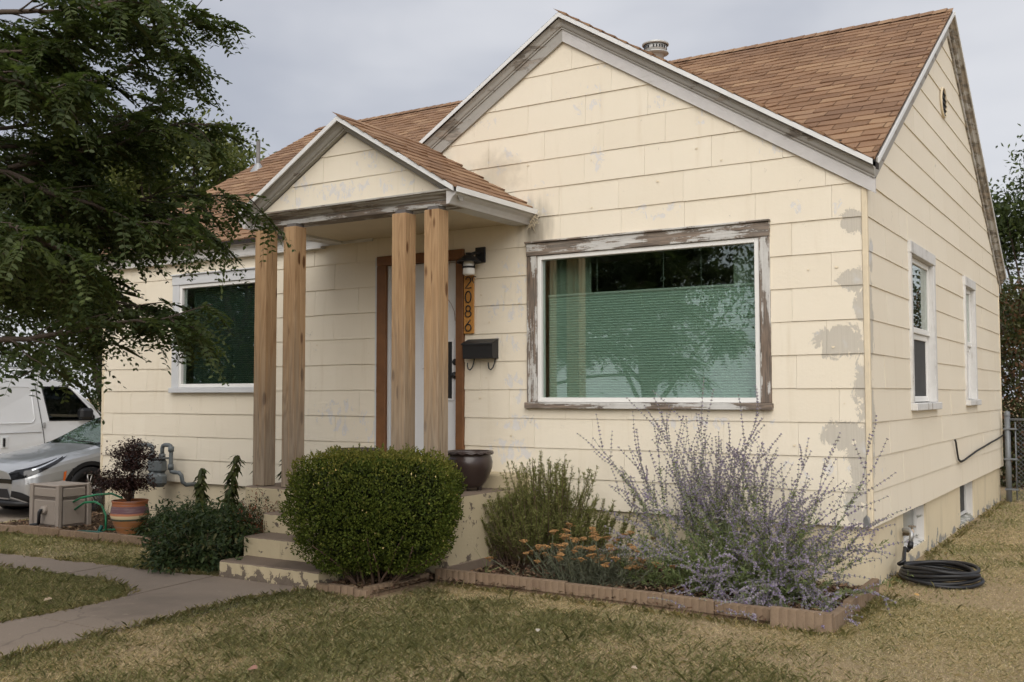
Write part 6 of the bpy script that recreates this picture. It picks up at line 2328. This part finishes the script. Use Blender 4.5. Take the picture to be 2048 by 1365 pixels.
def silver_car():
    X0, Y0 = -11.77, .02
    car = thing('parked_car', 'silver hatchback parked in the driveway, nose towards the street', 'car', (X0, 2.3, GZV))
    hw = spline([0, .06, .16, .32, .55, .9, 1.4, 2.4, 3.4, 4.1, 4.45, 4.6], [.50, .66, .76, .825, .86, .885, .89, .89, .885, .85, .78, .68])
    zt = spline([0, .06, .16, .4, .8, 1.1, 1.2, 2.05, 2.5, 3.1, 3.8, 4.35, 4.6], [.655, .715, .76, .815, .885, .94, .97, 1.36, 1.42, 1.38, 1.2, 1.0, .82])
    zs = spline([0, .06, .16, .4, .8, 1.15, 2, 3, 4, 4.6], [.54, .60, .655, .72, .80, .86, .90, .95, .97, .80])
    zb = spline([0, .1, .5, 1.0, 4.0, 4.6], [.26, .2, .17, .19, .19, .32])

    def sec(s):
        """half section from sill to centre top: (w, z) points"""
        h, a, c, t = hw(s), zb(s), zs(s), zt(s)
        gh = np.clip((s - 1.15) / .8, 0, 1) * np.clip((4.5 - s) / .6, 0, 1)       # greenhouse
        e = t - c
        pts = [(h * .80, a), (h * .93, a + .02), (h * .985, a + .08), (h * .995, a + .5 * (c - a) - .02), (h * 1.0, a + .62 * (c - a)), (h * .99, a + .80 * (c - a)), (h * .965, a + .93 * (c - a)), (h * .93, c),
               (h * (.89 - .02 * gh), c + e * (.25 + .02 * gh)), (h * (.82 - .08 * gh), c + e * (.55 + .12 * gh)), (h * (.70 - .1 * gh), c + e * (.78 + .12 * gh)), (h * (.5 - .05 * gh), c + e * (.91 + .05 * gh)), (h * .25, c + e * .98), (0, t)]
        return pts
    ss = np.concatenate([np.linspace(0, .4, 17), np.linspace(.42, 4.6, 88)])
    nq = len(sec(0))
    grid = np.array([[(w, s, z) for w, z in sec(s)] for s in ss])
    wc = [(.93, .335), (3.68, .335)]
    parts = {k: B() for k in ('body', 'windscreen', 'side_glass', 'rear_glass')}

    def pt(g, sx):
        return (X0 + sx * g[0], Y0 + g[1], g[2] + GZV)
    for sx in (1, -1):
        for i in range(len(ss) - 1):
            for j in range(nq - 1):
                q = [grid[i, j], grid[i + 1, j], grid[i + 1, j + 1], grid[i, j + 1]]
                m_ = np.mean(q, 0)
                if any((m_[1] - w[0]) ** 2 + (m_[2] - w[1]) ** 2 < .375 ** 2 for w in wc) and j < 7:
                    continue
                s = m_[1]
                k = 'body'
                if 1.17 < s < 2.05 and j >= 10: k = 'windscreen'
                elif 1.17 < s < 2.05 and j >= 9 and s > 1.2: k = 'windscreen'
                elif 1.55 < s < 3.75 and j in (7, 8): k = 'side_glass'
                elif 3.2 < s < 4.2 and j >= 10: k = 'rear_glass'
                vs = [pt(g, sx) for g in q]
                parts[k].add(vs, [(0, 1, 2, 3) if sx < 0 else (3, 2, 1, 0)], True)
    fb = parts['body']
    for s_i in (0, len(ss) - 1):
        a = [pt(g, 1) for g in grid[s_i]] + [pt(g, -1) for g in grid[s_i][::-1]]
        fb.add(a, [tuple(range(len(a)))])
    # underside closed by a dark floor
    body = build('body', fb, MT['silver'], car)
    for k in ('windscreen', 'side_glass', 'rear_glass'):
        build(k, parts[k], MT['autoglass'], car)
    build('cabin', B().box(X0 - .66, X0 + .66, Y0 + 1.45, Y0 + 3.9, GZV + .3, GZV + .88), MT['plast'], car)
    build('underbody', B().box(X0 - .62, X0 + .62, Y0 + .15, Y0 + 4.45, GZV + .17, GZV + .3), MT['plast'], car)

    def surf(s, v, off=.006, sx=1):
        """point on the body at station s, section parameter v in 0..nq-1, lifted off"""
        def raw(s, v):
            p_ = np.array(sec(s))
            i = min(int(v), nq - 2)
            w, z = p_[i] * (1 - (v - i)) + p_[i + 1] * (v - i)
            return np.array((X0 + sx * w, Y0 + s, z + GZV))
        p0 = raw(s, v)
        du, dv = raw(min(s + .01, 4.6), v) - raw(max(s - .01, 0), v), raw(s, min(v + .1, nq - 1.01)) - raw(s, max(v - .1, 0))
        n = np.cross(du, dv) * (-sx)
        n /= np.linalg.norm(n) + 1e-9
        if n[0] * sx < -.2: n = -n
        return p0 + n * off

    def strip(nm, mat, lo, hi, n=18, off=.006, par=None, both=True, rows=3):
        for sx in ((1, -1) if both else (1,)):
            b = B()
            V = []
            for i in range(n + 1):
                t = i / n
                s0, v0 = lo(t)
                s1, v1 = hi(t)
                for r in range(rows + 1):
                    f = r / rows
                    V.append(surf(s0 + (s1 - s0) * f, v0 + (v1 - v0) * f, off, sx))
            k = rows + 1
            b.add(V, [(i * k + r, i * k + r + 1, (i + 1) * k + r + 1, (i + 1) * k + r) for i in range(n) for r in range(rows)], True)
            build(nm, b, mat, par or car)
    def vz(s, z):
        zz_ = [q_[1] for q_ in sec(s)]
        return float(np.interp(z, zz_, range(nq)))
    # headlight: dark wedge from the nose back along the fender
    strip('headlight', MT['gloss'], lambda t: (.004 + .69 * t, vz(.004 + .69 * t, .52 + .315 * t)), lambda t: (.004 + .69 * t, vz(.004 + .69 * t, min(.645 + .205 * t, float(zt(.004 + .69 * t)) - .012))), n=24, rows=5)
    strip('headlight_strip', MT['lamp'], lambda t: (.16 + .44 * t, vz(.16 + .44 * t, .645 + .165 * t)), lambda t: (.16 + .44 * t, vz(.16 + .44 * t, .663 + .155 * t)), off=.011, rows=1)
    strip('lower_grille', MT['plast'], lambda t: (.0 + .30 * t ** 1.6, .9), lambda t: (.0 + .22 * t ** 1.6, 3.1 - 1.2 * t), off=.008)
    strip('side_marker', MT['amber'], lambda t: (.515 + .02 * t, 3.4 + 1.4 * t), lambda t: (.545 + .03 * t, 3.4 + 1.5 * t), n=6, off=.008, rows=1)
    # front face pieces
    f = Y0 - .004
    build('nose_band', B().box(X0 - .5, X0 + .5, f - .006, f, GZV + .475, GZV + .535), MT['gloss'], car)
    build('emblem', B().lathe([(0, -.02), (.07, -.02), (.075, 0)], (X0, f, GZV + .45), 24, 'y'), MT['plast'], car)
    build('grille', B().prism([(X0 - .47, f, GZV + .28), (X0 + .47, f, GZV + .28), (X0 + .40, f, GZV + .40), (X0 - .40, f, GZV + .40)], (0, -.008, 0)), MT['plast'], car)
    build('bumper_lip', B().tube([(X0 - .75, Y0 + .2, GZV + .2), (X0 - .5, Y0 + .0, GZV + .21), (X0, Y0 - .03, GZV + .21), (X0 + .5, Y0 + .0, GZV + .21), (X0 + .75, Y0 + .2, GZV + .2)], .035, 8), MT['plast'], car)
    for dx in (.42, .6):
        build('parking_sensor', B().disc(surf(.03 + (dx - .42) * .4, 4.2, .002), .012, (.3, -.95, 0), .006, 12), MT['silver'], car)
    # wheels
    for (s, z) in wc:
        for sx in (1, -1):
            cx = X0 + sx * (hw(s) - .1)
            c = (cx, Y0 + s, GZV + z)
            ring = B()
            pts = []
            for i in range(25):
                a = pi * (-.12 + 1.24 * i / 24)
                for r in (.355, .41):
                    yy, zz = s + r * cos(a), z + r * sin(a)
                    pts.append((X0 + sx * (hw(np.clip(yy, .02, 4.58)) * (1.0 if r < .4 else .995) + .008), Y0 + yy, GZV + zz))
            ring.add(pts, [(2 * i, 2 * i + 1, 2 * i + 3, 2 * i + 2) for i in range(24)], True)
            build('arch_trim', ring, MT['plast'], car)
            well = B().lathe([(.40, 0), (.40, -sx * .28), (0, -sx * .28)], (X0 + sx * (hw(s) - .01), Y0 + s, GZV + z), 24, 'x')
            build('wheel_well', well, MT['plast'], car)
            tw = B().lathe([(.225, -.09), (.30, -.10), (.33, -.085), (.337, -.05), (.337, .05), (.33, .085), (.30, .10), (.235, .095), (.225, .08)], c, 36, 'x')
            w_ = build('wheel', tw, MT['tyre'], car)
            build('rim', B().lathe([(.238, .075 * sx), (.232, .085 * sx), (.222, .07 * sx), (.215, .02 * sx), (.0, .0)], c, 36, 'x'), MT['plast'], w_)
            sp = B()
            for k in range(5):
                a0 = 2 * pi * k / 5 + .3
                for da in (-.17, .17):
                    p0 = np.array((cx + sx * .062, c[1] + .05 * cos(a0), c[2] + .05 * sin(a0)))
                    p1 = np.array((cx + sx * .078, c[1] + .225 * cos(a0 + da), c[2] + .225 * sin(a0 + da)))
                    sp.tube([p0, p1], .010, 5)
                p0 = np.array((cx + sx * .079, c[1] + .224 * cos(a0 - .17), c[2] + .224 * sin(a0 - .17)))
                p1 = np.array((cx + sx * .079, c[1] + .224 * cos(a0 + .17), c[2] + .224 * sin(a0 + .17)))
                sp.tube([p0, p1], .009, 5)
            sp.disc((cx + sx * .05, c[1], c[2]), .055, (sx, 0, 0), .02, 16)
            build('spokes', sp, MT['alloy'], w_)
    # wipers
    build('wiper', B().tube([(X0 + .55, Y0 + 1.2, GZV + .985), (X0 + .1, Y0 + 1.22, GZV + 1.005), (X0 - .2, Y0 + 1.3, GZV + 1.05)], .009, 5), MT['plast'], car)
    build('door_mirror', B().bbox(X0 + .93, X0 + 1.08, Y0 + 1.72, Y0 + 1.86, GZV + .9, GZV + 1.03, .04), MT['silver'], car)


silver_car()


def white_van():
    XS = -16.3                                       # its right side
    Wd = 1.9
    van = thing('parked_van', 'white cargo van with roof rack parked beyond the silver car', 'van', (XS - Wd / 2, 3.0, GZV))
    zsh = 1.0

    def bx(z):                                        # tumblehome
        return XS - (0 if z < .95 else (z - .95) * .13)
    # outline of the side, from the rear bottom round to the front
    out = [(.9, .22), (.9, 1.72), (1.0, 1.80), (1.3, 1.83), (3.63, 1.825), (4.1, 1.79), (4.3, 1.73), (4.56, 1.54), (5.04, 1.10), (5.15, 1.05), (5.75, .93), (5.95, .80), (6.0, .55), (5.97, .3), (5.8, .22)]
    hole = [(3.74, 1.67), (4.27, 1.665), (4.36, 1.62), (4.72, 1.26), (4.86, 1.08), (4.86, 1.01), (3.87, 1.015)]
    b = B()
    n = len(out)
    R = [(bx(z), y, z) for y, z in out]
    L_ = [(2 * (XS - Wd / 2) - bx(z), y, z) for y, z in out]
    b.add(R + L_, [(i, (i + 1) % n, n + (i + 1) % n, n + i) for i in range(n) if i not in (8, 7)] + [tuple(range(n, 2 * n))[::-1]])
    # right side built round the window opening: tessellated with a hole
    from mathutils.geometry import tessellate_polygon
    wells = []
    whc = [(1.75, .33), (5.2, .33)]
    tess = tessellate_polygon([[(y, z, 0) for y, z in out], [(y, z, 0) for y, z in hole[::-1]]])
    pts = out + hole[::-1]
    b.add([(bx(z), y, z) for y, z in pts], [t for t in tess])
    body = build('body', b, MT['vanw'], van)
    g = B().add([(bx(z) - .012, y, z) for y, z in hole], [tuple(range(len(hole)))])
    g.add([(bx(z), y, z) for y, z in hole] + [(bx(z) - .03, y, z) for y, z in hole], [(i, (i + 1) % 7, 7 + (i + 1) % 7, 7 + i) for i in range(7)])
    build('door_window', g, MT['darkglass'], van)
    fr = B().tube([(bx(z) + .002, y, z) for y, z in hole + hole[:1]], .012, 5)
    build('window_seal', fr, MT['plast'], van)
    build('cabin', B().box(XS - Wd + .15, XS - .3, 3.2, 4.6, GZV + .4, 1.05), MT['plast'], van)
    # windscreen
    ws = B().add([(bx(1.70) - .08, 4.345, 1.70), (bx(1.1) - .05, 5.045, 1.105), (XS - Wd + .05, 5.045, 1.105), (XS - Wd + .15, 4.345, 1.70)], [(0, 1, 2, 3)])
    build('windscreen', ws, MT['darkglass'], van)
    for sd in (0, 1):
        x1, x2 = (bx(1.70), bx(1.1)) if not sd else (XS - Wd + .1, XS - Wd)
        build('pillar', B().tube([(x1 - .03 + .06 * sd, 4.31, 1.715), (x2 - .02 + .04 * sd, 5.04, 1.10)], .035, 8), MT['vanw'], van)
    # door seam, crease, pressed panel, handle, hinges
    build('door_seam', B().tube([(bx(1.74) + .001, 3.60, 1.74), (bx(1.0) + .001, 3.70, 1.0), (XS + .001, 3.75, .75), (XS + .001, 3.80, .30)], .007, 5), MT['plast'], van)
    build('body_crease', B().tube([(XS + .0, 1.0, .80), (XS + .0, 3.7, .80)], .01, 6), MT['vanw'], van)
    pnl = []
    for cy, cz, a0 in ((3.42, 1.58, 0), (1.2, 1.58, pi / 2), (1.2, 1.07, pi), (3.46, 1.07, 3 * pi / 2)):
        for k in range(6):
            a = a0 + k / 5 * pi / 2
            pnl.append((bx(cz + .09 * sin(a)) + .001, cy + .1 * cos(a), cz + .09 * sin(a)))
    build('pressed_panel', B().tube(pnl + pnl[:1], .009, 5), MT['vanw'], van)
    h = build('door_handle', B().bbox(XS - .004, XS + .012, 2.89, 3.03, .52, .74, .02), MT['vanw'], van)
    build('handle_grip', B().bbox(XS + .006, XS + .03, 2.92, 2.965, .55, .71, .008), MT['plast'], h)
    for zz in (.93, .5):
        build('hinge', B().bbox(XS - .0, XS + .025, 3.73, 3.77, zz - .05, zz + .05, .006), MT['galv'], van)
    mr = build('door_mirror', B().bbox(XS + .02, XS + .2, 4.42, 4.72, 1.03, 1.25, .05), MT['plast'], van)
    build('mirror_arm', B().tube([(XS + .05, 4.7, 1.08), (XS - .03, 4.82, 1.05)], .035, 8), MT['plast'], mr)
    # roof rack
    rk = build('roof_rack', B().tube([(XS - .22, 1.0, 2.04), (XS - .22, 3.8, 2.02)], .018, 8).tube([(XS - Wd + .22, 1.0, 2.04), (XS - Wd + .22, 3.8, 2.02)], .018, 8), MT['vanw'], van)
    for yy in (1.3, 2.5, 3.72):
        build('rack_bar', B().bbox(XS - Wd + .15, XS - .15, yy - .02, yy + .02, 2.0, 2.035, .005), MT['vanw'], rk)
        for x in (XS - .2, XS - Wd + .2):
            build('rack_foot', B().bbox(x - .03, x + .03, yy - .05, yy + .05, 1.80, 2.0, .01), MT['vanw'], rk)
    for (s, z) in whc:
        for x in (XS - .12, XS - Wd + .12):
            w_ = build('wheel', B().lathe([(.2, -.1), (.3, -.1), (.33, -.07), (.33, .07), (.3, .1), (.2, .1)], (x + .02, s, GZV + z), 28, 'x'), MT['tyre'], van)
            build('rim', B().lathe([(.2, .09), (.15, .1), (.1, .06), (0, .06)], (x + .02, s, GZV + z), 24, 'x'), MT['galv'], w_)


white_van()
